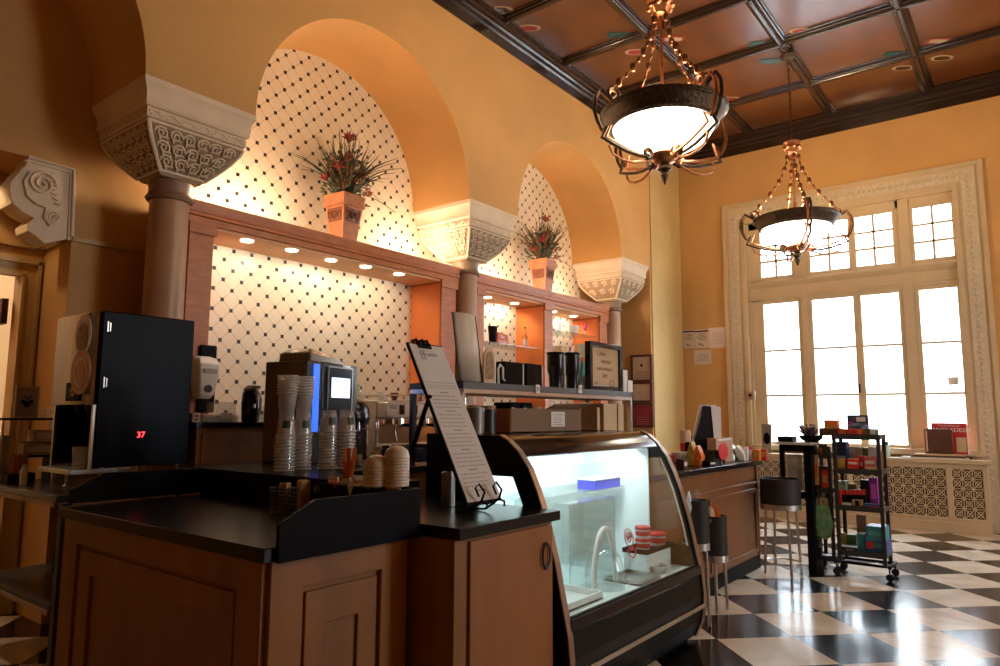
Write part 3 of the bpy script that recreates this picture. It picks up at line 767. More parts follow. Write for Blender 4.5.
flower_pot((7.09, 4.84, 2.845), 'dried red flower arrangement in square pot on the two-bay cabinet, farther', 11, 1.0)

# ================================================================== COUNTERS
def panel_face(k, plane, c, a0, a1, z0, z1, d=.02, sgn=-1, mould=.03):
    """raised frame round a recessed field on the face at coordinate c (plane 'yz' at x=c or 'xz' at y=c)"""
    o = [(a0, z0), (a1, z0), (a1, z1), (a0, z1)]; w = mould
    i = [(a0+w, z0+w), (a1-w, z0+w), (a1-w, z1-w), (a0+w, z1-w)]
    k.ring_prism(o, i, plane, c+sgn*d, c)

fc = thing('front_counter', 'brown wooden corner counter with black top and raised black rim, nearest', 'counter', (1.6, 2.7, 0))
k = MB(); k.box(1.335, 1.93, 1.96, 3.47, 0, .875)
# stiles and rails of the two visible faces
k.ring_prism([(1.96, 0), (3.47, 0), (3.47, .875), (1.96, .875)], [(2.10, .10), (3.33, .10), (3.33, .775), (2.10, .775)], 'yz', 1.315, 1.335)
k.ring_prism([(1.335, 0), (1.93, 0), (1.93, .875), (1.335, .875)], [(1.46, .10), (1.80, .10), (1.80, .775), (1.46, .775)], 'xz', 1.94, 1.96)
k.build('body', COUNTW, fc, world=True, bevel=.003)
k = MB()
k.ring_prism([(2.12, .12), (3.31, .12), (3.31, .755), (2.12, .755)], [(2.23, .2), (3.20, .2), (3.20, .66), (2.23, .66)], 'yz', 1.322, 1.335)
k.build('door', COUNTW, fc, world=True, bevel=.003)
k = MB(); k.ring_prism([(1.475, .12), (1.785, .12), (1.785, .755), (1.475, .755)], [(1.56, .2), (1.70, .2), (1.70, .64), (1.56, .64)], 'xz', 1.947, 1.96)
k.build('end_panel', COUNTW, fc, world=True, bevel=.003)
MB().box(1.295, 1.95, 1.925, 3.50, .875, .92).build('worktop', BLACKT, fc, world=True, bevel=.003)
# splash rim: near end, far end, back
k = MB(); k.prism([(1.335, .872), (1.96, .872), (1.96, 1.055), (1.47, 1.055), (1.335, .99)], 'xz', 1.905, 1.923); k.build('rim_near_end', BLACKM, fc, world=True, bevel=.002)
k = MB(); k.prism([(1.335, .93), (1.96, .93), (1.96, 1.055), (1.47, 1.055), (1.335, .99)], 'xz', 3.48, 3.50); k.build('rim_far_end', BLACKM, fc, world=True, bevel=.002)
MB().box(1.945, 1.965, 1.923, 3.48, .92, 1.055).build('rim_back', BLACKM, fc, world=True, bevel=.002)

# organiser bins on the counter by the near rim
ob = thing('condiment_organiser', 'black open condiment organiser box inside the near counter rim', 'organiser', (1.7, 2.2, .921))
bc = at(318, 483, Z=1.045); BXL, BYH = bc.x, bc.y
k = MB(); k.box(BXL, 1.94, BYH-.012, BYH, .921, 1.045).box(BXL, 1.94, 1.93, 1.94, .921, 1.03).box(BXL, BXL+.012, 1.94, BYH-.012, .921, 1.045).box(BXL, 1.94, 1.93, BYH, .921, .93).box(1.93, 1.94, 1.94, BYH-.012, .93, 1.05)
k.build('bin', BLACKM, ob, world=True)
k = MB(); k.text('EURO', .04, TM(((BXL+1.94)/2, BYH-.013, 1.02))); k.build('lettering', GREYB, ob, world=True)
rnd = random.Random(5)
for i in range(16):
    x = BXL+.03+(1.90-BXL)*i/16; y = rnd.uniform(1.97, BYH-.05); c = [TAN, PAPER, ORANGE, KRAFT, GREYB, REDP][i % 6]
    z = .945; h = rnd.uniform(.11, .13)
    k = MB().box(-.004, .004, -.03, .03, 0, h); k.build('sugar_packet', c).location = (x, y, z)
    o = bpy.data.objects['sugar_packet' if i == 0 else 'sugar_packet.%03d' % i]; o.rotation_euler = (rnd.uniform(-.15, .15), rnd.uniform(-.3, .1), rnd.uniform(-.5, .5))
    tag(o, 'small paper sachet standing in the black organiser bin', 'packet', 'sachets in the organiser bin')
# napkins and mesh cup
t = thing('napkin_stack', 'stack of tan paper napkins standing beside the organiser bin', 'napkins', (at(308, 508, Z=.925).x, at(308, 508, Z=.925).y, .921))
k = MB()
for i in range(10): k.box(-.055+.001*i, .05-.001*(i % 3), -.022+.0045*i, -.0185+.0045*i, 0, .125+.003*math.sin(i*2))
k.build('napkins', TAN, t)
t = thing('mesh_cup', 'black perforated metal cup of packets on the counter left of the napkins', 'cup', (at(283, 512, Z=.925).x, at(283, 512, Z=.925).y, .921))
k = MB()
for j in range(7):
    z = .005+.0165*j; k.tube([((.048+.0015*j)*math.cos(2*PI*i/20), (.048+.0015*j)*math.sin(2*PI*i/20), z) for i in range(20)], .003, 4, closed=True)
for i in range(20):
    for s in (1, -1): k.tube([((.048+.0015*j)*math.cos(2*PI*(i+s*j*.5)/20), (.048+.0015*j)*math.sin(2*PI*(i+s*j*.5)/20), .005+.0165*j) for j in range(7)], .0022, 4)
k.cyl((0, 0, 0), .048, .006, 20); k.build('mesh_wall', IRON, t)
for i in range(4):
    o = MB().box(-.003, .003, -.02, .02, 0, .115).build('tea_sachet', PAPER if i % 2 else KRAFT); o.location = (at(283, 512, Z=.925).x-.02+.013*i, at(283, 512, Z=.925).y+.006*(i-1), .93); o.rotation_euler = (0, .15-.08*i, .3*i); tag(o, 'pale tea sachet standing in the black mesh cup', 'packet', 'tea sachets in the mesh cup')

# raised shelf counter behind the rim
rs = thing('rear_ledge_counter', 'black-topped raised counter behind the rim, holding the cup stacks', 'counter', (2.3, 3.1, 0))
MB().box(1.99, 2.93, 2.74, 3.75, 0, 1.02).box(1.99, 2.18, 2.15, 2.74, 0, 1.02).build('body', COUNTW, rs, world=True)
k = MB(); k.prism([(1.97, 2.14), (2.19, 2.14), (2.19, 2.72), (2.95, 2.72), (2.95, 3.77), (1.97, 3.77)], 'xy', 1.02, 1.055); k.build('worktop', BLACKT, rs, world=True)

# tall wooden cupboard behind the dispenser
tc = thing('tall_cupboard', 'tall brown cupboard with black top behind the juice dispenser', 'cupboard', (2.5, 4.2, 0))
MB().box(2.17, 2.78, 3.95, 4.54, 0, 1.255).build('body', COUNTW, tc, world=True)
k = MB(); panel_face(k, 'xz', 3.95, 2.2, 2.75, .6, 1.22, .012, -1, .05); k.build('door', COUNTW, tc, world=True)
MB().box(2.15, 2.79, 3.925, 4.55, 1.255, 1.285).build('worktop', BLACKT, tc, world=True)

# second counter carrying the menu easel
c2 = thing('side_counter', 'brown counter with black top carrying the tilted menu easel', 'counter', (2.3, 2.1, 0))
k = MB().box(1.97, 2.62, 1.75, 2.12, 0, .875).box(2.2, 2.62, 2.12, 2.5, 0, .875); k.box(1.965, 2.03, 1.735, 1.75, 0, .875)
k.build('body', COUNTW, c2, world=True, bevel=.003)
MB().box(2.06, 2.615, 1.737, 1.75, .06, .86).build('door', mat('reddish_counter_door', (.31, .115, .032), .4, var=.15, scale=5, stretch=(1.2, 1.2, .3)), c2, world=True, bevel=.003)
d = [c for c in c2.children if c.name.startswith('door')][0]
k = MB(); k.tube([(2.555+.028*math.cos(a)*(.9 if abs(math.cos(a)) < .8 else 1), 1.728, .735+.055*math.sin(a)) for a in [2*PI*i/20 for i in range(20)]], .005, 5, closed=True); k.build('handle', IRON, d, world=True)
k = MB(); k.prism([(1.968, 1.714), (2.644, 1.714), (2.644, 2.55), (2.195, 2.55), (2.195, 2.13), (1.968, 2.13)], 'xy', .877, .92); k.build('worktop', BLACKT, c2, world=True, bevel=.003)
# menu on a plate easel
me = thing('menu_board', 'tall tilted menu sheet with black edge on the side counter', 'menu', (2.33, 1.9, .975))
BL, TL = at(467, 503, X=2.22), at(407, 342, X=2.22)
bl, tl, brr, tr = Vector((2.22, 1.895, .968)), Vector((2.22, 2.263, 1.663)), Vector((2.455, 1.895, .968)), Vector((2.455, 2.263, 1.663))
n = (brr-bl).cross(tl-bl).normalized()
def q4(k, a, c, d_, e, o0, o1): k.hexa([a+n*o0, c+n*o0, d_+n*o0, e+n*o0], [a+n*o1, c+n*o1, d_+n*o1, e+n*o1])
k = MB(); q4(k, bl, brr, tr, tl, -.010, .0); k.build('backing_board', BLACKM, me, world=True)
U = (brr-bl); V_ = (tl-bl)
def mp(u, v): return bl+U*u+V_*v
k = MB(); q4(k, mp(.035, .01), mp(.985, .01), mp(.985, .99), mp(.035, .99), .0005, .003); k.build('menu_sheet', mat('laminated_menu', (.70, .66, .62), .16, var=.03, scale=6, coat=.5), me, world=True)
k = MB()
R3 = Matrix((( U.normalized().x, V_.normalized().x, n.x), (U.normalized().y, V_.normalized().y, n.y), (U.normalized().z, V_.normalized().z, n.z))).to_4x4()
def mtxt(s, size, u, v): k.text(s, size, Matrix.Translation(mp(u, v)+n*.0035) @ R3)
mtxt('ff', .075, .30, .915); mtxt('Franklin', .03, .52, .925)
rnd = random.Random(2)
def mline(u0, u1, v, w=.0016):
    a, c = mp(u0, v), mp(u1, v); q4(k, a-V_*w, c-V_*w, c+V_*w, a+V_*w, .0032, .0038)
for v in (.735, .715, .70): mline(.08, .92, v, .001)
for i in range(26):
    v = .67-.024*i
    if i % 5 == 0: mline(.38, .62, v, .003)
    else:
        u = .12
        while u < .78:
            w = rnd.uniform(.04, .12); mline(u, u+w, v, .0022); u += w+.025
k.build('menu_print', INKG, me, world=True)
k = MB()
for u in (.25, .42, .55): k.tube([mp(u, .985)+n*.01, mp(u, 1.02)+n*.006, mp(u+.03, 1.035)-n*.02, mp(u+.05, 1.0)-n*.02], .008, 5)
q4(k, mp(.25, .965), mp(.62, .965), mp(.62, 1.0), mp(.25, 1.0), .003, .008)
k.build('bulldog_clip', BLACKM, me, world=True)
ez = thing('plate_easel', 'small black wire plate easel holding up the tilted menu', 'easel', (2.33, 1.9, .921))
k = MB()
for u in (.30, .80):
    b0 = mp(u, 0)
    k.tube([b0+n*.055+Vector((0, 0, -.046)), b0+n*.045+Vector((0, -.01, -.02)), b0+n*.02+Vector((0, 0, .0)), b0-n*.015+Vector((0, 0, -.008)), b0-n*.02+Vector((0, .04, -.03)), Vector((b0.x, 2.02, .925))], .005, 6)
    k.tube([b0+n*.02+Vector((0, 0, -.004)), b0+n*.04+Vector((0, 0, .03)), b0+n*.012+Vector((-.008, 0, .075)), b0+n*.012+Vector((-.03, 0, .06)), b0+n*.02+Vector((-.015, 0, .02))], .005, 6)
k.tube([mp(.3, 0)-n*.016, mp(.8, 0)-n*.016], .005, 6)
k.build('wire_frame', BLACKM, ez, world=True)
k = MB(); k.tube([at(430, 395, X=2.235), at(400, 486, X=2.19)], .011, 6); k.tube([at(430, 395, X=2.235), mp(.1, .62)-n*.012], .006, 6); k.build('prop_leg', BLACKM, ez, world=True)

# ---- stainless work table at the left
tb = thing('steel_work_table', 'long dark-topped steel work table at far left under the dispenser', 'table', (1.8, 4.5, 0))
k = MB().box(1.45, 2.12, 3.95, 5.125, .885, .92); k.build('tabletop', mat('dark_worn_top', (.055, .05, .045), .25, var=.3, scale=5), tb, world=True, bevel=.003)
k = MB().box(1.447, 1.455, 3.955, 5.08, .862, .884).box(1.447, 2.12, 3.955, 3.963, .862, .884); k.build('edge_trim', mat('pale_wood_edge', (.42, .27, .15), .5), tb, world=True)
k = MB().box(1.46, 2.12, 3.96, 5.08, .36, .385); k.build('lower_shelf', mat('dark_worn_shelf', (.04, .038, .036), .35), tb, world=True)
MB().box(1.455, 1.462, 3.97, 5.08, .335, .358).build('shelf_trim', MATS['pale_wood_edge'], tb, world=True)
for x, y in ((1.455, 3.93), (2.05, 3.93), (1.46, 5.02), (2.05, 5.02)): MB().box(x, x+.045, y-.045, y, 0, .885).build('leg', IRON, tb, world=True)

# ================================================================== CURVED DISPLAY CASE
dc = thing('display_case', 'black curved-glass refrigerated display case, lit white inside', 'display case', (3.4, 2.1, 0))
CX0, CX1 = 2.66, 4.15
PR = [(2.07, 1.237), (2.02, 1.215), (1.96, 1.165), (1.90, 1.09), (1.85, .985), (1.81, .88), (1.785, .79), (1.755, .68), (1.73, .56), (1.705, .45), (1.69, .38), (1.68, .28), (1.685, .20), (1.70, .12), (1.74, .03)]
def shrink(pr, d):
    out = []
    for i, (y, z) in enumerate(pr):
        a = Vector(pr[max(0, i-1)]); c = Vector(pr[min(len(pr)-1, i+1)]); t = (c-a).normalized(); nrm = Vector((-t.y, t.x))
        if nrm.x < 0: nrm = -nrm
        out.append((y+nrm.x*d, z+nrm.y*d))
    return out
# end frames: solid profile with a glazed opening
def end_frame(x0, x1, band=.10, yb=2.22):
    back = [(2.55, .0), (2.55, 1.24)]
    outer = PR[::-1] + back[::-1]       # bottom front -> top front -> back top -> back bottom
    # opening inside
    ins = [p for p in PR if .47 < p[1] < 1.15]
    inn = shrink(ins, band)
    inner_open = None
    k = MB()
    # build as strips: front band, top band, back block, bottom block
    f_o = [p for p in PR if .47 < p[1] < 1.15]; f_i = inn
    band = f_o + f_i[::-1]
    for (a, c), (e, g) in zip(zip(f_o, f_o[1:]), zip(f_i, f_i[1:])):
        k.prism([a, c, g, e], 'yz', x0, x1)
    top = [p for p in PR if p[1] >= f_o[0][1]]
    k.prism([(2.55, 1.24)] + top + [f_i[0], (yb, f_i[0][1]), (2.55, f_i[0][1])], 'yz', x0, x1)
    k.prism([(yb, f_i[0][1]), (2.55, f_i[0][1]), (2.55, f_i[-1][1]), (yb, f_i[-1][1])], 'yz', x0, x1)
    bot = [p for p in PR if p[1] <= f_o[-1][1]]
    k.prism([(2.55, f_i[-1][1]), f_i[-1]] + bot + [(2.55, 0.03)], 'yz', x0, x1)
    bmesh.ops.remove_doubles(k.bm, verts=k.bm.verts, dist=1e-5)
    return k
for x0, x1, bd, yb in ((CX0, CX0+.03, .10, 2.22), (CX1, CX1+.035, .045, 2.03)):
    e = end_frame(x0, x1, bd, yb).build('end_frame', mat('case_black_paint', (.006, .006, .006), .4, spec=.15), dc, world=True)
    pts = shrink([p for p in PR if .47 < p[1] < 1.15], bd-.005)
    g = MB().prism(pts[::-1]+[(yb+.01, 1.13), (yb+.01, .49)], 'yz', (x0+x1)/2-.003, (x0+x1)/2+.003); g.build('end_glass', CASEG, e, world=True)
    # outer metallic edge trim following the curve
    k = MB(); sh = shrink(PR, -.006)
    for (a, c), (u, v) in zip(zip(PR, PR[1:]), zip(sh, sh[1:])): k.prism([a, c, v, u], 'yz', x0-.004, x1+.004)
    k.build('edge_trim', mat('brushed_brown_trim', (.34, .23, .16), .35, metal=.8), e, world=True)
    k = MB(); k.tube([(x0+.034 if x0 < 3 else x0-.004, y, z) for y, z in pts], .006, 5); k.build('glass_seal', WHITE, e, world=True)
MB().box(CX1-.008, CX1-.002, 2.03, 2.50, .43, 1.20).box(CX1-.014, CX1-.002, 2.015, 2.035, .47, 1.15).build('white_side_liner', INSIDE, dc, world=True)
MB().box(CX0+.032, CX0+.038, 2.22, 2.50, .43, 1.20).build('white_side_liner', INSIDE, dc, world=True)
# curved front glass
gl = [p for p in PR if .44 < p[1] < 1.14]; gi = shrink(gl, .012); go = shrink(gl, .008)
k = MB()
for (a, c), (u, v) in zip(zip(go, go[1:]), zip(gi, gi[1:])): k.prism([a, c, v, u], 'yz', CX0+.03, CX1)
bmesh.ops.remove_doubles(k.bm, verts=k.bm.verts, dist=1e-5)
k.build('curved_glass', CASEG, dc, world=True)
# dark visor over the glass and case top
vs = [(2.55, 1.238)] + PR[:4] + [(1.925, 1.075)]; vi = shrink(PR[:4], .02)
k = MB(); k.prism([(2.55, 1.235), (2.10, 1.237)]+[p for p in PR[:3]]+[(1.945, 1.142)]+[(1.965, 1.135)]+[(2.0, 1.17), (2.10, 1.205), (2.55, 1.205)], 'yz', CX0+.03, CX1)
k.build('visor', mat('smoked_brown_visor', (.012, .007, .005), .12, coat=.2), dc, world=True)
k = MB().box(CX0+.03, CX1, 2.50, 2.55, .0, 1.205); k.build('rear_wall', INSIDE, dc, world=True)
# deck, lower front panel, silver bead and kick
k = MB().box(CX0+.03, CX1, 1.735, 2.50, .40, .43); k.build('deck', INSIDE, dc, world=True)
lowp = [p for p in PR if p[1] <= .46]; lo = shrink(lowp, .004); li = shrink(lowp, .03)
k = MB()
for (a, c), (u, v) in zip(zip(lo, lo[1:]), zip(li, li[1:])): k.prism([a, c, v, u], 'yz', CX0+.03, CX1)
bmesh.ops.remove_doubles(k.bm, verts=k.bm.verts, dist=1e-5)
k.build('lower_panel', MATS['case_black_paint'], dc, world=True)
k = MB().box(CX0+.03, CX1, 1.672, 1.686, .205, .228); k.build('silver_bead', STEEL, dc, world=True)
k = MB().prism([(1.735, .44), (1.69, .445), (1.685, .40), (1.70, .375), (1.74, .40)], 'yz', CX0+.03, CX1); k.build('glass_sill', BLACKG, dc, world=True)
k = MB().box(CX0+.05, CX1-.02, 1.78, 2.5, .0, .38); k.build('plinth', BLACKM, dc, world=True)
k = MB().box(3.93, 3.97, 1.745, 1.75, .475, .492); 
# inner glass step shelf and lamp tubes
k = MB().box(3.25, 4.12, 2.18, 2.49, .882, .890).build('glass_shelf', ACRYL, dc, world=True)
k = MB().box(CX0+.05, CX1-.02, 2.05, 2.09, 1.165, 1.195); lt = k.build('lamp_housing', WHITE, dc, world=True)
MB().cyl((CX0+.10, 2.07, 1.152), .012, 1.30, 10, 'x').build('lamp_tube', TUBEL, lt, world=True)
k = MB()
for z in (.70, 1.08): k.tube([(CX0+.05, 2.40, z), (3.30, 2.40, z)], .007, 5)
k.build('hanger_rail', WHITE, dc, world=True)
k = MB().prism([(2.12, .43), (2.5, .43), (2.5, .55), (2.2, .55)], 'yz', 2.75, 3.2); k.build('inner_step', INSIDE, dc, world=True)
light('case_lamp', 'AREA', (3.4, 2.10, 1.125), 10, (.82, .97, 1.), .1, (math.radians(30), 0, 0), shape='RECTANGLE', size_y=.08).data.size = 1.35
# red round logo sticker on the glass
def stk(kk, r, th): pass
gy = lambda z: min((abs(p[1]-z), p[0]) for p in [(a[0]+(c[0]-a[0])*t/10, a[1]+(c[1]-a[1])*t/10) for a, c in zip(PR, PR[1:]) for t in range(11)])[1]
sc = at(628, 540, Y=1.76)
t = thing('logo_sticker', 'round red line-drawn logo sticker on the curved case glass', 'sticker', (sc.x, gy(sc.z)-.004, sc.z))
k = MB()
dx = .038
slope = (gy(sc.z+.04)-gy(sc.z-.04))/.08
def gp(u, v): return (u, slope*v-.003, v)
for r in (.048, .038): k.tube([gp(r*math.cos(a), .01+r*math.sin(a)) for a in [2*PI*i/24 for i in range(24)]], .0022, 4, closed=True)
k.tube([gp(u, v+.01) for u, v in spiral(0, 0, .03, .006, 0, 1.6, 20)], .0045, 4)
k.tube([gp(.044*math.cos(a), -.04+.045*math.sin(a)) for a in [PI+PI*i/12 for i in range(13)]], .004, 4)
for i in range(5): k.tube([gp(-.02+.01*i, -.035), gp(-.018+.01*i, -.052)], .0025, 4)
k.build('red_drawing', mat('pale_red_print', (.62, .12, .10), .5), t)

# ---- contents of the case
def tub(loc, r, h, label, body=WHITE, lid=RED, group=None, name='plastic_tub'):
    t = thing(name, label, 'tub', loc, 0, group)
    k = MB(); k.lathe([(r*.82, 0), (r*.98, h), (r*.95, h), (r*.80, .004)], seg=18); k.build('tub_body', body, t)
    k = MB(); k.lathe([(r*1.05, h), (r*1.06, h+.012), (r*.9, h+.018), (0.001, h+.018)], seg=18); k.build('lid', lid, t)
    k = MB(); k.lathe([(r*.955, h*.3), (r*.985, h*.8)], seg=18, caps=False); k.build('label_band', lid, t)
    return t
TX0, TX1, TZ = at(636, 549, Y=1.92).x, min(at(671, 549, Y=1.92).x, 4.13), at(650, 552, Y=1.88).z
st = thing('case_riser', 'white riser box inside the case under the red-lidded tubs', 'riser', (3.95, 2.05, .431))
MB().box(TX0, TX1-.03, 1.86, 2.0, .431, TZ-.002).build('box', INSIDE, st, world=True)
tr_ = thing('black_tray', 'black tray on the white riser under the red-lidded tubs', 'tray', (3.95, 2.05, .601))
MB().ring_prism([(TX0, 1.85), (TX1, 1.85), (TX1, 2.01), (TX0, 2.01)], [(TX0+.01, 1.86), (TX1-.01, 1.86), (TX1-.01, 2.0), (TX0+.01, 2.0)], 'xy', TZ, TZ+.025).box(TX0, TX1, 1.85, 2.01, TZ, TZ+.005).build('tray', BLACKM, tr_, world=True)
tub((at(643, 540, Y=1.93).x, 1.93, TZ+.006), .045, .05, 'red-lidded white tub on black tray, left below the stacked one')
tub((at(643, 540, Y=1.93).x, 1.93, TZ+.075), .045, .05, 'red-lidded white tub stacked on top of another inside the case')
tub((min(at(659, 540, Y=1.93).x, 4.065), 1.93, TZ+.006), .055, .06, 'widest red-lidded white tub, at the right end of the black tray')
bt = thing('blue_box', 'long blue carton on the glass shelf inside the display case', 'box', (3.87, 2.22, .892))
k = MB().box(-.16, .16, -.06, .06, 0, .055); k.build('carton', mat('royal_blue', (.05, .07, .55), .4), bt); MB().box(-.165, .165, -.065, .065, .055, .066).build('lid', WHITE, bt)
# clear acrylic bin with white scoop
ab = thing('acrylic_bin', 'large clear acrylic bin standing inside the display case', 'bin', (3.45, 2.15, .431))
x0, x1, y0, y1 = 3.22, 3.72, 2.03, 2.40
k = MB(); k.box(x0, x1, y0, y0+.006, .431, .86).box(x0, x1, y1-.006, y1, .431, .86).box(x0, x0+.006, y0, y1, .431, .86).box(x1-.006, x1, y0, y1, .431, .86); k.build('bin_walls', ACRYL, ab, world=True)
MB().box(x0-.01, x1+.01, y0-.01, y1+.01, .861, .868).build('lid', ACRYL, ab, world=True)
def tray(nm, x0, x1, y0, y1, z, lb, m=WHITE, h=.035):
    t = thing(nm, lb, 'tray', ((x0+x1)/2, (y0+y1)/2, z))
    k = MB().ring_prism([(x0, y0), (x1, y0), (x1, y1), (x0, y1)], [(x0+.012, y0+.012), (x1-.012, y0+.012), (x1-.012, y1-.012), (x0+.012, y1-.012)], 'xy', z, z+h).box(x0, x1, y0, y1, z, z+.006)
    k.build('tray_body', m, t, world=True); return t
tray('serving_tray', 2.80, 3.16, 1.80, 2.06, .431, 'shallow white serving tray on the case floor, left')
tray('serving_tray', 3.50, 3.76, 1.77, 1.98, .431, 'long shallow steel tray on the case floor, in front of the clear bin', STEEL, .02)
# white arc imitating the end seal's reflection, on a clear dome; steel pan
cd = thing('reflection_dome', 'clear dome with white arc imitating a seal reflection inside the case, left', 'dome', (3.36, 1.90, .431))
k = MB(); k.lathe([(.105, 0), (.105, .08), (.095, .14), (.07, .18), (.03, .198), (.001, .20)], seg=24); k.build('dome', ACRYL, cd)
k = MB(); k.tube([(.115*math.cos(a), -.0, .29*math.sin(a)+.015) for a in [PI*i/16 for i in range(17)]], .014, 8); k.build('reflection_arc', WHITE, cd)
pn = thing('steel_pan', 'small steel pan on the case floor beside the clear bin', 'pan', (3.14, 2.2, .0)); pn.location = (3.88, 1.85, .431)
k = MB(); k.lathe([(.05, 0), (.07, .04), (.068, .04), (.048, .004)], seg=20); k.build('pan_body', STEEL, pn)
# price tag clip at the right end
tag(MB().box(4.08, 4.13, 1.752, 1.758, .475, .50).build('price_tag', BLACKG), 'tiny black price clip at the lower right corner of the case glass', 'tag')
rc = thing('red_label_jar', 'small pale jar with red lid at the left end of the case', 'jar', (2.83, 2.02, .0)); rc.location = (2.80, 1.92, .47)
k = MB(); k.lathe([(.04, 0), (.045, .30), (.04, .34)], seg=16); k.build('jar_body', WHITE, rc); k = MB(); k.lathe([(.043, .34), (.043, .36), (.001, .365)], seg=16); k.build('lid', RED, rc)

# ================================================================== SHELF STAND BEHIND THE CASE
ss = thing('shelf_stand', 'steel-framed stand with dark top shelf behind the display case', 'shelf', (4.0, 2.8, 0))
k = MB().box(3.0, 5.09, 2.60, 3.03, 1.487, 1.527).box(3.0, 5.09, 2.598, 2.602, 1.487, 1.527); k.build('top_shelf', mat('dark_grey_shelf', (.075, .075, .08), .45), ss, world=True, bevel=.002)
k = MB().box(3.01, 5.08, 2.603, 2.62, 1.462, 1.487).box(3.01, 5.08, 3.0, 3.02, 1.462, 1.487).box(3.0, 3.02, 2.61, 3.02, 1.462, 1.487).box(5.07, 5.09, 2.61, 3.02, 1.462, 1.487); k.build('top_rail', STEEL, ss, world=True)
for x, y, m in ((3.0, 2.61, STEEL), (5.055, 2.61, STEEL), (3.0, 3.0, IRON), (5.055, 3.0, IRON)): MB().box(x, x+.03, y-.005, y+.025, 0, 1.465).build('leg', m, ss, world=True)
for z in (1.05,): MB().box(3.0, 5.08, 2.62, 3.01, z-.02, z).build('lower_shelf', mat('taupe_shelf', (.12, .09, .07), .5), ss, world=True)
MB().box(2.99, 3.03, 2.64, 3.0, 1.14, 1.165).build('cross_rail', IRON, ss, world=True)
for i, (px, s) in enumerate(((537.5, '22'), (580, '15'))):
    p = at(px, 389, Y=2.595); t = thing('shelf_price_tag', 'small white price tag on the shelf edge, ' + ('left' if i == 0 else 'right'), 'tag', p)
    MB().box(-.022, .022, -.003, .0, -.028, .028).build('card', PAPER, t); MB().text(s, .035, TM((0, -.004, 0))).build('print', INK, t)

# ================================================================== CASH COUNTER
cc = thing('cash_counter', 'long brown wooden cash counter with black top, centre right', 'counter', (5.5, 2.4, 0))
MB().box(4.25, 6.50, 2.10, 2.57, 0, .905).build('body', mat('dark_counter_wood', (.21, .078, .020), .45, var=.2, scale=5, stretch=(1.2, 1.2, .3), coat=.2), cc, world=True)
k = MB()
for a, c in ((4.3, 5.30), (5.34, 6.46)): panel_face(k, 'xz', 2.10, a, c, .14, .70, .014, -1, .035)
k.box(4.25, 6.50, 2.085, 2.10, .74, .76).box(6.46, 6.50, 2.082, 2.10, .12, .905)
k.build('panel_moulding', MATS['dark_counter_wood'], cc, world=True, bevel=.003)
MB().box(4.25, 6.505, 2.092, 2.10, 0, .11).build('kick_board', BLACKM, cc, world=True)
MB().box(4.25, 6.53, 2.05, 2.585, .905, .945).box(5.2, 6.53, 2.585, 2.88, .905, .945).build('worktop', BLACKT, cc, world=True, bevel=.003)

# ================================================================== SMALL-THING HELPERS
def solid(name, label, cat, m, lo, hi, rot=0, bevel=.002, group=None, prints=()):
    """a box-like thing standing on lo.z; prints = list of (face, u0, u1, v0, v1, material) thin printed panels"""
    cx, cy = (lo[0]+hi[0])/2, (lo[1]+hi[1])/2; hx, hy, h = abs(hi[0]-lo[0])/2, abs(hi[1]-lo[1])/2, hi[2]-lo[2]
    b = MB().box(-hx, hx, -hy, hy, 0, h)
    if not prints:
        o = b.build(name, m, bevel=min(bevel, hx*.4, hy*.4, h*.4)); o.location = (cx, cy, lo[2]); o.rotation_euler.z = rot
        return tag(o, label, cat, group)
    t = thing(name, label, cat, (cx, cy, lo[2]), rot, group); b.build('carton', m, t, bevel=min(bevel, hx*.3, hy*.3, h*.3))
    for f, u0, u1, v0, v1, pm in prints:
        k = MB(); e = .0015
        if f == '-y': k.box(-hx+2*hx*u0, -hx+2*hx*u1, -hy-e, -hy, h*v0, h*v1)
        if f == '-x': k.box(-hx-e, -hx, hy-2*hy*u0, hy-2*hy*u1, h*v0, h*v1)
        if f == 'up': k.box(-hx+2*hx*u0, -hx+2*hx*u1, -hy+2*hy*v0, -hy+2*hy*v1, h, h+e)
        k.build('printed_panel', pm, t)
    return t
def pY(name, label, cat, m, x0, x1, yt, yb, Y, d, zb=None, **kw):
    a, b = at(x0, (yt+yb)/2, Y=Y), at(x1, (yt+yb)/2, Y=Y); t = at((x0+x1)/2, yt, Y=Y); z0 = at((x0+x1)/2, yb, Y=Y).z if zb is None else zb
    return solid(name, label, cat, m, (a.x, Y, z0), (b.x, Y+d, max(t.z, z0+.01)), **kw)
def pX(name, label, cat, m, x0, x1, yt, yb, X, d, zb=None, **kw):
    a, b = at(x0, (yt+yb)/2, X=X), at(x1, (yt+yb)/2, X=X); t = at((x0+x1)/2, yt, X=X); z0 = at((x0+x1)/2, yb, X=X).z if zb is None else zb
    return solid(name, label, cat, m, (X, b.y, z0), (X+d, a.y, max(t.z, z0+.01)), **kw)
def turned(name, label, cat, parts, loc, group=None, seg=20):
    """lathe-turned thing; parts = [(part name, material, profile)]"""
    if len(parts) == 1:
        o = MB().lathe(parts[0][2], seg=seg).build(name, parts[0][1]); o.location = loc; return tag(o, label, cat, group)
    t = thing(name, label, cat, loc, 0, group)
    for n, m, pr in parts: MB().lathe(pr, seg=seg).build(n, m, t)
    return t

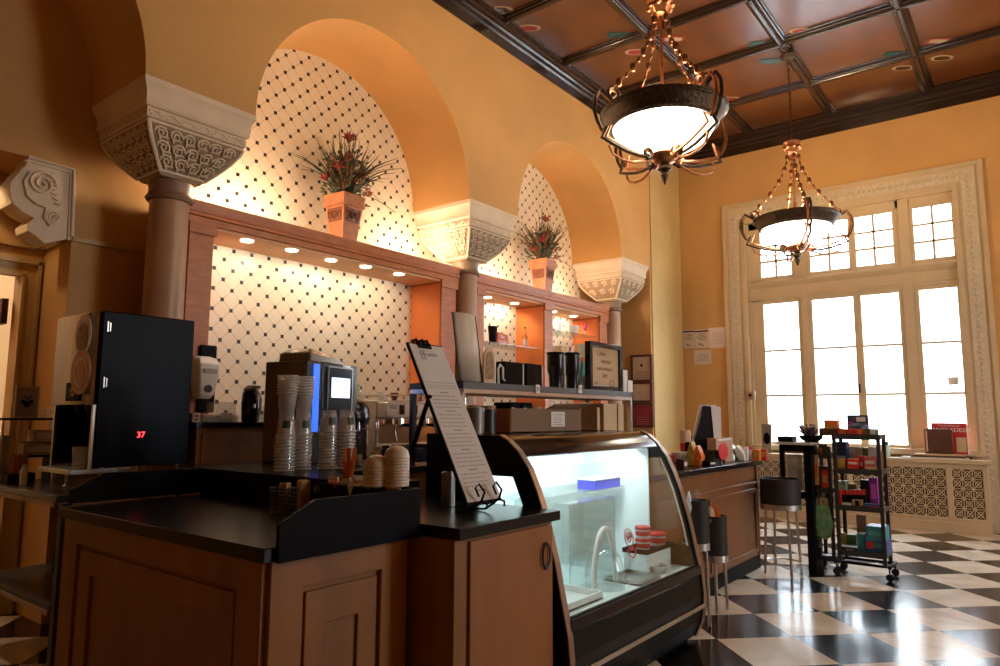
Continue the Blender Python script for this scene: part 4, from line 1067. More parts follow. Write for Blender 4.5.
# ================================================================== LEFT: JUICE DISPENSER ON THE STEEL TABLE
jd = thing('juice_dispenser', 'large black juice dispenser with silver front on the steel table', 'dispenser', (1.85, 4.2, .921))
Y0, Y1, Z0, Z1, ZM = 3.95, 4.50, 1.05, 1.885, 1.40
k = MB(); k.prism([(1.61, Z0), (2.12, Z0), (2.12, Z1), (1.61, Z1)], 'xz', Y0, Y0+.014).box(1.61, 2.12, Y0+.014, Y1, ZM, Z1).box(1.76, 2.12, Y0+.014, Y1, Z0, ZM).box(1.61, 1.76, Y1-.014, Y1, Z0, ZM); k.build('cabinet', mat('satin_black_dispenser', (.003, .0035, .009), .4, spec=.08), jd, world=True, bevel=.006)
k = MB()
fr_ = [(1.609, Y0+.035), (1.585, Y0+.045), (1.575, Y0+.08)] + [(1.565-.012*math.sin(PI*i/8), Y0+.08+(Y1-Y0-.14)*i/8) for i in range(9)] + [(1.575, Y1-.05), (1.609, Y1-.01)]
k.prism(fr_, 'xy', ZM-.02, Z1-.008); door = k.build('front_door', mat('scuffed_silver_front', (.40, .38, .36), .2, metal=1., var=.15, scale=8, stretch=(1, 6, .3)), jd, world=True, bevel=.004)
def disc(cy, cz, ry, rz, x): 
    kk = MB(); n = 26; p = [(cy+ry*math.cos(2*PI*i/n), cz+rz*math.sin(2*PI*i/n)) for i in range(n)]; kk.prism(p, 'yz', x, x+.004); return kk
a = at(83, 335, X=1.55); c = at(81, 372, X=1.55)
PALEO = mat('pale_orange_print', (.50, .36, .24), .4); DEEPO = mat('deep_orange_print', (.45, .17, .07), .4, var=.2, scale=30)
disc(a.y, a.z, .105, .11, 1.548).build('upper_round_print', PALEO, door, world=True)
disc(a.y, a.z-.01, .07, .075, 1.545).build('upper_round_print', mat('brown_print', (.22, .10, .06), .5, var=.5, scale=60), door, world=True)
disc(c.y, c.z, .125, .12, 1.546).build('orange_fruit_print', DEEPO, door, world=True)
disc(c.y, c.z, .085, .085, 1.543).build('orange_fruit_print', PALEO, door, world=True)
disc(c.y, c.z, .06, .06, 1.540).build('orange_fruit_print', DEEPO, door, world=True)
MB().box(1.550, 1.556, Y0+.10, Y0+.26, ZM, ZM+.10).build('lower_badge', BLACKM, door, world=True)
k = MB()
for i in range(5):
    an = 2*PI*i/5+.3; k.ball((1.548, Y0+.17+.02*math.cos(an), ZM+.05+.02*math.sin(an)), .011, (.3, 1, 1), 7)
k.build('badge_flower', YELLOW, door, world=True)
MB().cyl((1.59, Y1+.0, 1.62), .014, .02, 10, 'x').build('side_lock', BLACKM, jd, world=True)
for z in (1.80, 1.50): MB().box(1.632, 1.638, Y0-.004, Y0, z-.028, z+.028).box(1.645, 1.650, Y0-.004, Y0, z-.025, z+.022).build('hinge', STEEL, jd, world=True)
for y in (Y0+.02, Y1-.03): MB().box(1.595, 1.61, y-.010, y+.010, Z0-.02, ZM-.02).build('front_post', STEEL, jd, world=True)
for y in (4.08, 4.22, 4.36):
    k = MB(); k.lathe([(.022, 0), (.026, -.03), (.018, -.05), (.010, -.075)], c=(1.68, y, ZM), seg=12); k.build('nozzle', BLACKG, jd, world=True)
k = MB(); k.tube([(1.69, 4.08, ZM-.06), (1.67, 4.08, ZM-.13), (1.69, 4.08, ZM-.2)], .006, 6); k.build('dispensing_lever', CHROME, jd, world=True)
k = MB().box(1.50, 1.80, Y0-.0, Y0+.42, Z0-.03, Z0-.005); k.build('drip_tray', STEEL, jd, world=True, bevel=.003)
for x, y in ((1.66, Y0+.03), (1.66, Y1-.1), (2.08, Y0+.03), (2.08, Y1-.05)):
    MB().lathe([(.02, 0), (.02, .01), (.009, .015), (.009, .13)], c=(x, y, .921), seg=12).build('leg', STEEL, jd, world=True)
p = at(141, 435, Y=Y0-.002); k = MB(); k.text('37', .045, TM((p.x, Y0-.001, p.z))); k.build('led_digits', LEDR, jd, world=True)
turned('drinking_cup', 'clear tumbler standing on the juice dispenser drip tray', 'cup', [('cup', PLAST, [(.028, 0), (.038, .11), (.036, .11), (.026, .004), (.001, .004)])], (1.60, 4.10, 1.046))

# small rack and supplies to its left
wr = thing('counter_rack', 'low black wire rack on the steel table left of the dispenser', 'rack', (1.62, 4.8, .921))
RZ = at(30, 418, Y=4.95).z; RXA, RXB = 1.49, at(62, 418, Y=4.95).x
k = MB(); k.box(RXA, RXB, 4.95, 5.12, RZ-.014, RZ); k.build('rack_shelf', BLACKM, wr, world=True)
for x, y in ((RXA+.01, 4.96), (RXB-.01, 4.96), (RXA+.01, 5.11), (RXB-.01, 5.11), (at(17, 440, Y=4.96).x, 4.96)): MB().cyl((x, y, .921), .006, RZ-.935, 8).build('leg', STEEL, wr, world=True)
xa, xb, zt = at(15, 400, Y=5.02).x, at(39, 400, Y=5.02).x, at(27, 386, Y=5.02).z
fs = thing('framed_sign', 'small framed sign with dark paw-like emblem on the wire rack', 'sign', ((xa+xb)/2, 5.03, RZ))
MB().box(xa, xb, 5.02, 5.03, RZ, zt).build('plate', mat('mauve_card', (.36, .22, .17), .5), fs, world=True)
MB().frame(xa, xb, RZ, zt, 5.014, 5.021, .008).build('clear_edge', TAN, fs, world=True)
k = MB(); cx, cz, s_ = (xa+xb)/2, (RZ+zt)/2, .04
for y, z, ry, rz in ((0, -.35, .5, .55), (.55, .05, .32, .35), (-.55, .05, .32, .35), (0, .55, .16, .22), (.4, .75, .14, .18), (-.4, .75, .14, .18)):
    k.prism([(cx+s_*(y+ry*math.cos(a)), cz+s_*(z+rz*math.sin(a))) for a in [2*PI*i/12 for i in range(12)]], 'xz', 5.016, 5.0195)
k.build('emblem', BLACKM, fs, world=True)
wb = thing('wire_basket', 'small curly wire basket on the rack beside the dispenser', 'basket', (at(54, 415, Y=5.0).x-.02, 5.0, RZ+.001))
k = MB()
for j in range(3): k.tube([((.035+.008*j)*math.cos(a), (.035+.008*j)*math.sin(a), .004+.024*j) for a in [2*PI*i/14 for i in range(14)]], .0025, 4, closed=True)
for i in range(8):
    a = 2*PI*i/8; k.tube([(.035*math.cos(a), .035*math.sin(a), .004), (.052*math.cos(a+.3), .052*math.sin(a+.3), .07)], .002, 4)
k.build('wire', STEEL, wb)
sh = thing('carton_shelf', 'small black shelf carrying the napkin cartons under the rack', 'shelf', (1.62, 4.8, .921))
z1, z2 = at(45, 455, Y=4.97).z, at(45, 442, Y=4.97).z; sa_, sb_ = at(23, 450, Y=4.97).x, RXB-.03
k = MB().box(sa_, sb_, 4.97, 5.10, z1-.012, z1).box(sa_, sa_+.01, 4.97, 5.10, .921, z1-.012).box(sb_-.01, sb_, 4.97, 5.10, .921, z1-.012).box(sa_+.03, sb_, 4.97, 5.10, z2-.006, z2).box(sb_-.006, sb_, 4.97, 5.10, z1, z2)
k.build('shelf_body', BLACKM, sh, world=True)
pY('napkin_carton', 'tan carton of napkins under the wire rack, lower one', 'box', KRAFT, 24, 56, 444, 455, 4.972, .11, zb=z1+.001, prints=[('-y', .1, .9, .25, .8, TAN)])
pY('napkin_carton', 'tan carton of napkins under the wire rack, upper one', 'box', KRAFT, 34, 59, 430, 442, 4.974, .11, zb=z2+.001, prints=[('-y', .1, .9, .25, .8, TAN)])
cb = at(21, 470, Y=4.80)
cd_ = thing('stirrer_caddy', 'dark caddy box of wooden stir sticks on the steel table', 'caddy', (max(cb.x, 1.53), 4.84, .921), 0)
k = MB(); k.box(-.07, .07, -.06, .06, 0, .006).ring_prism([(-.07, -.06), (.07, -.06), (.07, .06), (-.07, .06)], [(-.064, -.054), (.064, -.054), (.064, .054), (-.064, .054)], 'xy', .006, .06).box(-.002, .002, -.054, .054, .006, .056)
k.build('box', BLACKM, cd_)
st_ = MB(); rnd = random.Random(9)
for i in range(40):
    x, y = rnd.uniform(-.055, .03), rnd.uniform(-.045, .02); a = rnd.uniform(-.02, .02); b_ = rnd.uniform(-.02, .02)
    st_.hexa([(x, y-.002, .007), (x+.006, y-.002, .007), (x+.006, y+.001, .007), (x, y+.001, .007)], [(x+a, y-.002+b_, .17), (x+.006+a, y-.002+b_, .17), (x+.006+a, y+.001+b_, .17), (x+a, y+.001+b_, .17)])
o = st_.build('stir_sticks', mat('brown_stick_wood', (.40, .18, .07), .6)); o.location = (max(cb.x, 1.53), 4.84, .921); tag(o, 'bundle of brown wooden stir sticks standing in the caddy', 'stir sticks', kind='stuff')
sb = at(12, 470, Y=4.83); sb.x = max(sb.x+.02, 1.475)
turned('sauce_bottle', 'small white bottle beside the stir sticks at far left', 'bottle', [('bottle', WHITE, [(.018, 0), (.020, .08), (.010, .10)]), ('cap', PAPER, [(.012, .10), (.012, .115), (.001, .117)])], (sb.x, 4.70, .922))
solid('shelf_carton', 'pale green carton at the left end of the steel table', 'box', mat('pale_green_card', (.35, .36, .22), .6), (1.50, 4.99, .922), (1.555, 5.09, 1.20), bevel=.003)
solid('storage_crate', 'black storage crate on the lower shelf of the steel table', 'crate', BLACKM, (1.75, 4.3, .386), (2.05, 4.75, .56))

# wall things left
sn = thing('soap_dispenser', 'white wall soap dispenser on black back plate beside the tiled niche', 'dispenser', (2.58, 4.66, 1.35))
k = MB().box(2.56, 2.69, 4.672, 4.696, 1.345, 1.825); k.build('back_plate', BLACKM, sn, world=True, bevel=.012)
k = MB()
def rr(x0, x1, y, z): return [(x0, 4.672, z), (x0+.012, y, z), (x1-.012, y, z), (x1, 4.672, z)]
k.loft([rr(2.525, 2.625, 4.61, 1.44), rr(2.51, 2.64, 4.58, 1.47), rr(2.495, 2.655, 4.56, 1.58), rr(2.49, 2.665, 4.56, 1.68), rr(2.505, 2.655, 4.60, 1.725), rr(2.53, 2.63, 4.65, 1.74)])
k.build('dispenser_shell', WHITE, sn, world=True, bevel=.008)
MB().lathe([(.028, 0), (.028, .008), (.001, .008)], c=(0, 0, 0), seg=16).build('level_window', mat('smoked_window', (.05, .045, .04), .2), sn, M=Matrix.Translation((-.005, -.088, .16)) @ Matrix.Rotation(PI/2, 4, 'X'))
MB().box(-.05, .045, -.112, -.098, .27, .30).build('push_bar', mat('grey_plastic', (.4, .39, .37), .4), sn)
pl = solid('wall_plaque', 'small dark plaque on the door jamb beyond the far left doorway', 'plaque', BROWN, (1.66, YD+.13, 1.96), (1.70, YD+.30, 2.14))
dl = thing('door_leaf', 'pale door leaf standing open beyond the left doorway', 'door', (.9, 5.75, 0))
MB().box(.78, 1.60, 6.3, 6.34, .01, 2.25).build('leaf', mat('cream_door_paint', (.75, .66, .50), .5), dl, world=True); MB().box(.86, 1.52, 6.285, 6.30, 1.2, 2.1).box(.86, 1.52, 6.285, 6.30, .2, 1.05).build('door_panel', MATS['cream_door_paint'], dl, world=True, bevel=.004)

# on the tall cupboard
ap = thing('airpot', 'black airpot with pump lever on top of the tall cupboard', 'airpot', (2.60, 4.08, 1.286))
k = MB(); k.lathe([(.052, 0), (.056, .02), (.060, .12), (.055, .185), (.045, .20)], seg=20); k.build('body', BLACKG, ap)
k = MB(); k.lathe([(.047, .20), (.05, .215), (.03, .235), (.001, .24)], seg=20).box(-.012, .012, -.085, -.02, .215, .232).tube([(.05, 0, .19), (.075, 0, .15), (.07, 0, .06), (.052, 0, .04)], .007, 6); k.build('pump_lid', mat('grey_lid_metal', (.3, .29, .28), .3, metal=.8), ap)
MB().ball((-.012, -.058, .10), .012, (1, .3, 1.3), 8).build('badge', STEEL, ap)
for i, (x0, x1, yt, lb) in enumerate(((216, 236, 402, 'clear plastic bin on the tall cupboard, left of the airpot'), (262, 271, 406, 'clear plastic bin on the tall cupboard, right of the airpot'))):
    pY('clear_bin', lb, 'bin', ACRYL, x0, x1, yt, 423, 4.10, .12, zb=1.286, prints=[('-y', .2, .8, .15, .45, PAPER)])
pY('tea_carton', 'small white carton with red print on the tall cupboard by the dispenser', 'box', PAPER, 192.5, 200, 413, 423, 4.02, .08, zb=1.286, prints=[('-y', .2, .8, .5, .85, REDP), ('-y', .3, .7, .2, .35, INK)])
pY('paper_tray', 'flat stack of pale paper trays on the tall cupboard', 'trays', mat('cream_card', (.6, .5, .36), .6), 203, 238, 415, 423, 4.24, .2, zb=1.286)

# ================================================================== COFFEE MACHINE, CUPS AND TOOLS ON THE RAISED COUNTER
cm = thing('coffee_machine', 'black automatic coffee machine with lit screen and blue strip', 'coffee machine', (2.45, 3.30, 1.056), math.radians(15))
k = MB(); k.box(.0, .14, 0, .30, 0, .585).box(.14, .50, .10, .30, 0, .585).box(.14, .50, .0, .10, .30, .585).box(0.14, .50, 0, .1, 0, .05); k.build('housing', mat('machine_black', (.02, .018, .017), .3, coat=.2), cm, bevel=.008)
MB().box(-.004, .0, .01, .29, .02, .575).build('side_cover', mat('taupe_side_cover', (.13, .095, .065), .35, metal=.4), cm)
k = MB(); k.loft([[(.08, .04, .585), (.46, .04, .585), (.46, .28, .585), (.08, .28, .585)], [(.085, .05, .64), (.40, .05, .615), (.40, .27, .615), (.085, .27, .64)], [(.13, .08, .67), (.32, .08, .64), (.32, .24, .64), (.13, .24, .67)]]); k.build('bean_hopper', mat('smoky_hopper', (.16, .13, .10), .25, coat=.3), cm, bevel=.01)
MB().box(.055, .105, -.010, -.001, .18, .57).build('blue_light_strip', BLUEL, cm, bevel=.003)
k = MB(); k.box(.19, .43, -.014, -.001, .13, .56); dp = k.build('control_panel', BLACKG, cm, bevel=.006)
MB().frame(.185, .435, .125, .565, -.012, -.002, .006).build('panel_edge', STEEL, dp)
MB().box(.215, .40, -.0165, -.0145, .38, .50).build('touch_screen', SCREEN, dp)
k = MB()
for x in (.28, .31, .35): k.box(x, x+.006, -.018, -.0166, .435, .445)
k.build('screen_icon', NAVY, dp)
k = MB(); k.box(.34, .42, -.004, -.0005, .568, .58); k.build('maker_strip', STEEL, cm)
MB().lathe([(.02, .12), (.03, .15), (.03, .2)], c=(.31, -.03, 0), seg=14).build('spout', BLACKG, cm)

# nested clear cups: one cup, then copies
def make_cup(printed):
    t = thing('clear_cup', 'x', 'cup')
    k = MB(); k.lathe([(.050, 0), (.0515, .003), (.050, .007), (.0475, .009), (.035, .112), (.0335, .115), (.001, .115)], seg=22, caps=False); k.build('cup_wall', PLAST, t)
    k = MB(); k.tube([(.0500*math.cos(a), .0500*math.sin(a), .004) for a in [2*PI*i/22 for i in range(22)]], .0022, 4, closed=True); k.build('rim', mat('frosted_rim', (.62, .58, .52), .3), t)
    if printed:
        k = MB(); n = 7; 
        k.loft([[((.0492-.121*z)*math.cos(a), (.0492-.121*z)*math.sin(a), z) for a in [-PI*.75+i*.9/n for i in range(n+1)]] for z in (.04, .052, .065, .078)], caps=False, closed=False)
        k.build('printed_logo', mat('dark_green_print', (.02, .05, .03), .5), t)
    return t
cupA, cupB = make_cup(False), make_cup(True)
stacks = [(2.10, 2.98, 11, 'outer left tall'), (2.215, 3.0, 11, 'second tall'), (2.325, 2.93, 13, 'third, shorter'), (2.40, 2.88, 12, 'right-hand shorter')]
first = [True, True]
for x, y, n, nm in stacks:
    for i in range(n):
        top = i == n-1; j = 1 if top else 0; src = (cupA, cupB)[j]
        if i == n-1: lb = 'upturned clear cup with green logo, topmost of the %s cup stack' % nm
        elif top: lb = 'upturned clear cup with green logo partway down the %s cup stack' % nm
        else: lb = 'upturned clear plastic cup nested in the %s cup stack' % nm
        g = None if top else 'cups nested in the %s stack' % nm
        if first[j]: o = src; first[j] = False; o['label'] = lb
        else: o = dup(src)
        if 'group' in o: del o['group']
        if g: o['group'] = g
        o['label'] = lb; o.location = (x+random.uniform(-.0015, .0015), y, 1.0565+i*(.0155 if n > 12 else .017)); o.rotation_euler = (0, 0, random.uniform(-.3, .3))
for x, y, nm in ((2.10, 2.98, 'outer left tall'), (2.215, 3.0, 'second tall')):      # upright cups on top of the two tall stacks
    for i in range(7):
        o = dup(cupB if i == 0 else cupA); g = None
        if 'group' in o: del o['group']
        if i == 0: o['label'] = 'upright clear cup with green logo, lowest of those topping the %s stack' % nm
        else: o['label'] = 'upright clear plastic cup nested at the top of the %s stack' % nm; o['group'] = 'upright cups topping the %s stack' % nm
        o.location = (x, y, 1.0565+10*.0155+.1155+.1155+.0145*i); o.rotation_euler = (PI, 0, .5+random.uniform(-.2, .2))
# straws in a cup, dome lids, bottles
so = thing('straw_cup', 'orange paper cup of stirrers standing behind the counter rim', 'cup', (2.12, 2.52, 1.056))
k = MB(); k.lathe([(.020, 0), (.030, .07), (.028, .07), (.018, .004), (.001, .004)], seg=18); k.build('cup', ORANGE, so)
o = MB()
for i in range(26):
    a = random.uniform(0, 2*PI); r = random.uniform(0, .016); o.hexa([(r*math.cos(a)-.002, r*math.sin(a)-.001, .006), (r*math.cos(a)+.002, r*math.sin(a)-.001, .006), (r*math.cos(a)+.002, r*math.sin(a)+.001, .006), (r*math.cos(a)-.002, r*math.sin(a)+.001, .006)], [(2.1*r*math.cos(a)-.003, 2.1*r*math.sin(a)-.001, .125), (2.1*r*math.cos(a)+.003, 2.1*r*math.sin(a)-.001, .125), (2.1*r*math.cos(a)+.003, 2.1*r*math.sin(a)+.001, .125), (2.1*r*math.cos(a)-.003, 2.1*r*math.sin(a)+.001, .125)])
o = o.build('stirrers', mat('orange_stirrer', (.75, .27, .09), .5)); o.location = (2.12, 2.52, 1.057); tag(o, 'bunch of flat orange stirrers standing in the small cup', 'stirrers', kind='stuff')
LID = mat('frosted_beige_lid', (.62, .52, .38), .3, coat=.2)
for x, y, h, lb in ((*at(376, 486, Z=1.056)[:2], .085, 'lower rounded stack of frosted beige lids behind the rim'), (*at(396, 486, Z=1.056)[:2], .125, 'taller rounded stack of frosted beige lids behind the rim')):
    t = thing('lid_stack', lb, 'lids', (x, y, 1.056))
    pr = []
    for j in range(int(h/.012)): pr += [(.050, .012*j), (.052, .012*j+.004), (.050, .012*j+.011)]
    hh = pr[-1][1]; pr += [(.046, hh+.015), (.034, hh+.028), (.016, hh+.036), (.001, hh+.038)]
    MB().lathe(pr, seg=22).build('lids', LID, t)
BOT = [(.022, 0), (.026, .01), (.026, .10), (.012, .14), (.010, .185), (.012, .187), (.012, .195)]
for i, (x, y, lb) in enumerate(((2.57, 2.98, 'clear glass syrup bottle behind the straws, left one'), (2.65, 2.93, 'clear glass syrup bottle behind the straws, middle one'), (2.72, 2.99, 'clear glass syrup bottle behind the straws, right one'))):
    turned('syrup_bottle', lb, 'bottle', [('bottle', CLEAR, BOT), ('syrup', mat('pale_syrup', (.5, .4, .25), .3), [(.001, .004), (.020, .004), (.0235, .012), (.0235, .06+.02*i), (.001, .06+.02*i)]), ('stopper', CHROME, [(.008, .19), (.008, .215), (.003, .24), (.001, .24)])], (x, y, 1.056))

# ================================================================== BACK COUNTER: GRINDER AND ESPRESSO MACHINE
gr = thing('coffee_grinder', 'black coffee grinder with clear jars on top beside the espresso machine', 'grinder', (3.62, 4.32, .941))
k = MB(); k.box(-.11, .11, -.1, .16, 0, .30); k.lathe([(.15, .30), (.165, .36), (.16, .44), (.12, .50), (.05, .52)], seg=26); k.build('grinder_body', BLACKG, gr, bevel=.01)
for dx in (-.07, .07): MB().lathe([(.055, .50), (.06, .52), (.06, .62), (.062, .622), (.062, .635), (.001, .64)], c=(dx, 0, 0), seg=18).build('bean_jar', ACRYL, gr)
es = thing('espresso_machine', 'wide polished steel espresso machine on the back counter', 'espresso machine', (4.4, 4.35, .941))
k = MB(); k.box(3.93, 4.95, 4.34, 4.66, .99, 1.46).box(3.93, 4.95, 4.22, 4.34, 1.31, 1.44); k.build('housing', STEEL, es, world=True, bevel=.01)
k = MB(); k.box(3.95, 4.93, 4.335, 4.34, 1.10, 1.30); k.build('splash_panel', mat('polished_copper_steel', (.75, .50, .30), .18, metal=1.), es, world=True)
k = MB(); k.box(3.92, 4.96, 4.16, 4.34, 1.055, 1.095); k.build('drip_tray', CHROME, es, world=True, bevel=.004)
k = MB(); k.box(3.97, 4.91, 4.18, 4.6, .942, 1.055); k.build('base', BLACKM, es, world=True)
k = MB(); k.tube([(3.95, 4.24, 1.50), (4.93, 4.24, 1.50), (4.93, 4.64, 1.50), (3.95, 4.64, 1.50)], .006, 6, closed=True)
for x in (3.95, 4.28, 4.6, 4.93): k.tube([(x, 4.24, 1.44), (x, 4.24, 1.50)], .005, 5)
k.build('cup_rail', CHROME, es, world=True)
for x in (4.07, 4.22, 4.55, 4.70): MB().box(x, x+.055, 4.214, 4.22, 1.34, 1.42).build('switch_plate', BLACKG, es, world=True)
for x in (4.12, 4.42, 4.72):
    k = MB(); k.lathe([(.04, 0), (.042, -.05), (.03, -.06)], c=(x, 4.27, 1.31), seg=16); g_ = k.build('group_head', CHROME, es, world=True)
    k = MB(); k.tube([(x, 4.24, 1.255), (x, 4.12, 1.245), (x, 4.05, 1.23)], [.012, .014, .017], 8); k.build('portafilter_handle', BLACKM, g_, world=True)
for x in (3.97, 4.90):
    k = MB(); k.tube([(x, 4.23, 1.33), (x, 4.17, 1.30), (x, 4.16, 1.18), (x, 4.14, 1.13)], .006, 6); k.build('steam_wand', CHROME, es, world=True)
k = MB(); k.text('MARZO', .04, TM((4.40, 4.2185, 1.40))); 
k = MB(); k.box(3.96, 4.04, 4.215, 4.2195, 1.385, 1.42); k.build('maker_plate', INKG, es, world=True)
for i, x in enumerate((4.05, 4.2, 4.36, 4.52)):
    turned('espresso_cup', ['white cup on top of the espresso machine, leftmost', 'brown cup on top of the espresso machine', 'second white cup on top of the espresso machine', 'steel jug on top of the espresso machine'][i], 'cup', [('cup', [WHITE, BROWN, WHITE, STEEL][i], [(.02, 0), (.036, .05), (.037, .065), (.034, .065), (.018, .006), (.001, .006)])], (x, 4.42, 1.461))
wt = thing('white_pitcher', 'white plastic container beside the lid stacks on the back counter', 'container', (3.45, 3.95, 0))
solid('supply_bin', 'white slanted supply bin standing at the near end of the back counter', 'bin', WHITE, (3.02, 4.22, .941), (3.30, 4.5, 1.06)); bpy.data.objects.remove(wt)
pl2 = solid('knock_box', 'black knock box at the front edge of the back counter', 'box', BLACKM, (3.34, 4.18, .941), (3.48, 4.36, 1.10), bevel=.006)

# fill lamp added under the doorway lintel to brighten the left end
dl_ = thing('added_fill_lamp', 'small added fill lamp under the lintel of the far left doorway', 'lamp', (1.25, 5.36, 2.98))
MB().lathe([(.05, .0), (.05, .02), (.035, .02), (.033, .0)], seg=16, caps=False).build('lamp_ring', STEEL, dl_); MB().cyl((0, 0, .008), .033, .004, 14).build('lens', BULB, dl_)
light('added_fill_beam', 'SPOT', (1.25, 5.36, 2.95), 14, WARM, .04, (0, 0, 0), spot_size=math.radians(110), spot_blend=.3)
light('hall_lamp', 'POINT', (1.3, 6.6, 2.9), 45, WARM2, .1)

# ================================================================== ON THE SIDE COUNTER / SHELF STAND
turned('steel_canister', 'small steel canister on the side counter behind the menu', 'canister', [('canister', STEEL, [(.03, 0), (.032, .005), (.032, .15), (.028, .155), (.001, .155)]), ('lid_knob', BLACKM, [(.01, .155), (.012, .17), (.001, .175)])], (2.42, 2.18, .921))
PCUP = mat('cream_paper_cup', (.58, .42, .24), .6)
def cup_stack(loc, n, lb, r=.042, m=PCUP, dz=.016, grp=None):
    t = thing('paper_cup_stack', lb, 'cups', loc, 0, grp)
    pr = [(r*.72, 0), (r, .10)]
    for i in range(n): pr += [(r*1.04, .10+dz*i), (r*1.04, .104+dz*i), (r*.97, .106+dz*i)]
    pr += [(r*.9, pr[-1][1]), (r*.7, pr[-1][1]-.08), (.001, pr[-1][1]-.08)]
    MB().lathe(pr, seg=20).build('cups', m, t); return t
cup_stack((3.20, 2.95, 1.051), 12, 'tall stack of tan paper cups on the stand behind the menu')
t = thing('red_stirrer_jar', 'small jar of red stirrers on the lower shelf behind the menu', 'jar', (3.10, 2.78, 1.051))
MB().lathe([(.028, 0), (.03, .06), (.027, .06), (.025, .005), (.001, .005)], seg=16).build('jar', CLEAR, t)
k = MB()
for i in range(7): k.tube([(.004*math.cos(i), .004*math.sin(i), .006), (.02*math.cos(i), .02*math.sin(i), .11+.01*(i % 3))], .003, 5)
k.build('red_stirrers', RED, t)
# tan cup stacks glimpsed between the shelves
for i, (px, lb) in enumerate(((477, 'tan cup stack under the top shelf, leftmost above the case'), (491, 'tan cup stack under the top shelf, above the dark canister'), (537, 'tan cup stack under the top shelf, above the carton'))):
    p = at(px, 415, Y=2.78); cup_stack((p.x, 2.80, 1.051), 16, lb, .045)
for i, (px, lb) in enumerate(((512, 'small black gadget under the top shelf, left one'), (524, 'small black gadget under the top shelf, right one'))):
    p = at(px, 405, Y=2.75); t = thing('receipt_printer', lb, 'gadget', (p.x, 2.77, 1.051)); MB().box(-.05, .05, -.04, .08, 0, .30).box(-.06, .06, -.05, .09, .30, .37).build('body', BLACKM, t, bevel=.01); MB().box(-.045, -.02, -.055, -.05, .31, .335).build('button', WHITE, t)
# on the case top (z 1.238)
ZT = 1.2385
for i, (px, r, m, h, lb) in enumerate(((478.5, .055, mat('grey_metal_tin', (.22, .20, .18), .4, metal=.5), .135, 'grey round tin on the case top, leftmost'), (492, .045, mat('black_metal_tin', (.03, .028, .027), .35), .125, 'black round tin on the case top beside the carton'))):
    p = at(px, 432, Y=2.40); turned('round_tin', lb, 'tin', [('tin', m, [(r, 0), (r, h-.02)]), ('lid', m, [(r*1.04, h-.02), (r*1.04, h), (r*.95, h+.004), (.001, h+.004)])], (p.x, 2.43, ZT))
bx = thing('cardboard_carton', 'long open brown cardboard carton lying on the case top', 'box', (3.5, 2.44, ZT))
p0, p1 = at(511, 420, Y=2.34).x, at(581, 420, Y=2.34).x
k = MB(); k.box(p0, p1, 2.34, 2.346, ZT, 1.375).box(p0, p1, 2.444, 2.45, ZT, 1.375).box(p0, p0+.006, 2.346, 2.444, ZT, 1.375).box(p1-.006, p1, 2.346, 2.444, ZT, 1.375).box(p0, p1, 2.34, 2.45, ZT, ZT+.005)
k.build('carton_walls', mat('dull_brown_card', (.20, .115, .06), .75), bx, world=True)
MB().box(p0-.004, p0, 2.345, 2.445, ZT+.002, 1.37).build('lit_end', mat('lit_end_card', (.62, .22, .05), .6), bx, world=True)  # light falling on the end face put into its orange colour
k = MB(); k.hexa([(p0+.35, 2.34, 1.375), (p1, 2.34, 1.375), (p1, 2.345, 1.375), (p0+.35, 2.345, 1.375)], [(p0+.35, 2.27, 1.40), (p1, 2.25, 1.415), (p1, 2.255, 1.42), (p0+.35, 2.275, 1.405)]); k.build('flap', KRAFT, bx, world=True)
MB().box(p0+.40, p0+.55, 2.337, 2.34, ZT+.03, ZT+.12).build('shipping_label', PAPER, bx, world=True)
k = MB()
for i in range(5): k.box(p0+.42, p0+.53-.02*(i % 2), 2.3355, 2.337, ZT+.04+.015*i, ZT+.044+.015*i)
k.build('label_print', INKG, bx, world=True)
# leaning trays, far end of the stand
for i, (x0, x1, m, lb) in enumerate(((4.62, 4.66, TAN, 'thin tan tray on edge under the top shelf'), (4.72, 4.93, PCUP, 'stack of cream trays on edge under the top shelf, left'), (4.95, 5.04, PCUP, 'stack of cream trays on edge under the top shelf, right'))):
    solid('tray_stack', lb, 'trays', m, (x0, 2.66, 1.051), (x1, 2.95, 1.40+.03*(i > 0)), bevel=.004)
k = thing('white_folder', 'white upright folders at the right end of the stand, on the shelf', 'folder', (5.03, 2.62, 1.528)); fa, fb, fc_ = at(623, 380, Y=2.62).x, at(627, 380, Y=2.62).x, min(at(633, 380, Y=2.62).x, 5.10)
MB().box(fa, fb, 2.615, 2.622, 1.528, 1.70).box(fb-.01, fc_, 2.606, 2.613, 1.528, 1.62).build('folders', PAPER, k, world=True)

# on the top shelf (z 1.528)
ZS2 = 1.528
mn = thing('menu_stand', 'tall curved cream menu card standing on the top shelf, left', 'menu', (3.25, 2.75, ZS2))
k = MB(); n = 10
ring = []
for i in range(n+1):
    u = i/n; x = 3.145+.215*u-.0; ring.append((x, 2.75-.035*math.sin(PI*u)))
lean = .03
pts0 = [(x, y, ZS2+.012) for x, y in ring]; pts1 = [(x-.045, y+lean, 1.955) for u_, (x, y) in enumerate(ring)]
k.loft([pts0, pts1], caps=False, closed=False); o = k.build('card', mat('cream_menu_card', (.60, .50, .38), .45, var=.05), mn, world=True)
md = o.modifiers.new('thick', 'SOLIDIFY'); md.thickness = .004
k = MB(); k.tube([pts0[0], pts1[0]], .004, 5).tube([pts0[-1], pts1[-1]], .006, 5).tube([pts0[0], pts0[-1]], .004, 5); k.build('edge_strip', GREY, mn, world=True)
k = MB(); k.box(3.14, 3.37, 2.72, 2.82, ZS2, ZS2+.012); k.build('foot', BLACKM, mn, world=True)
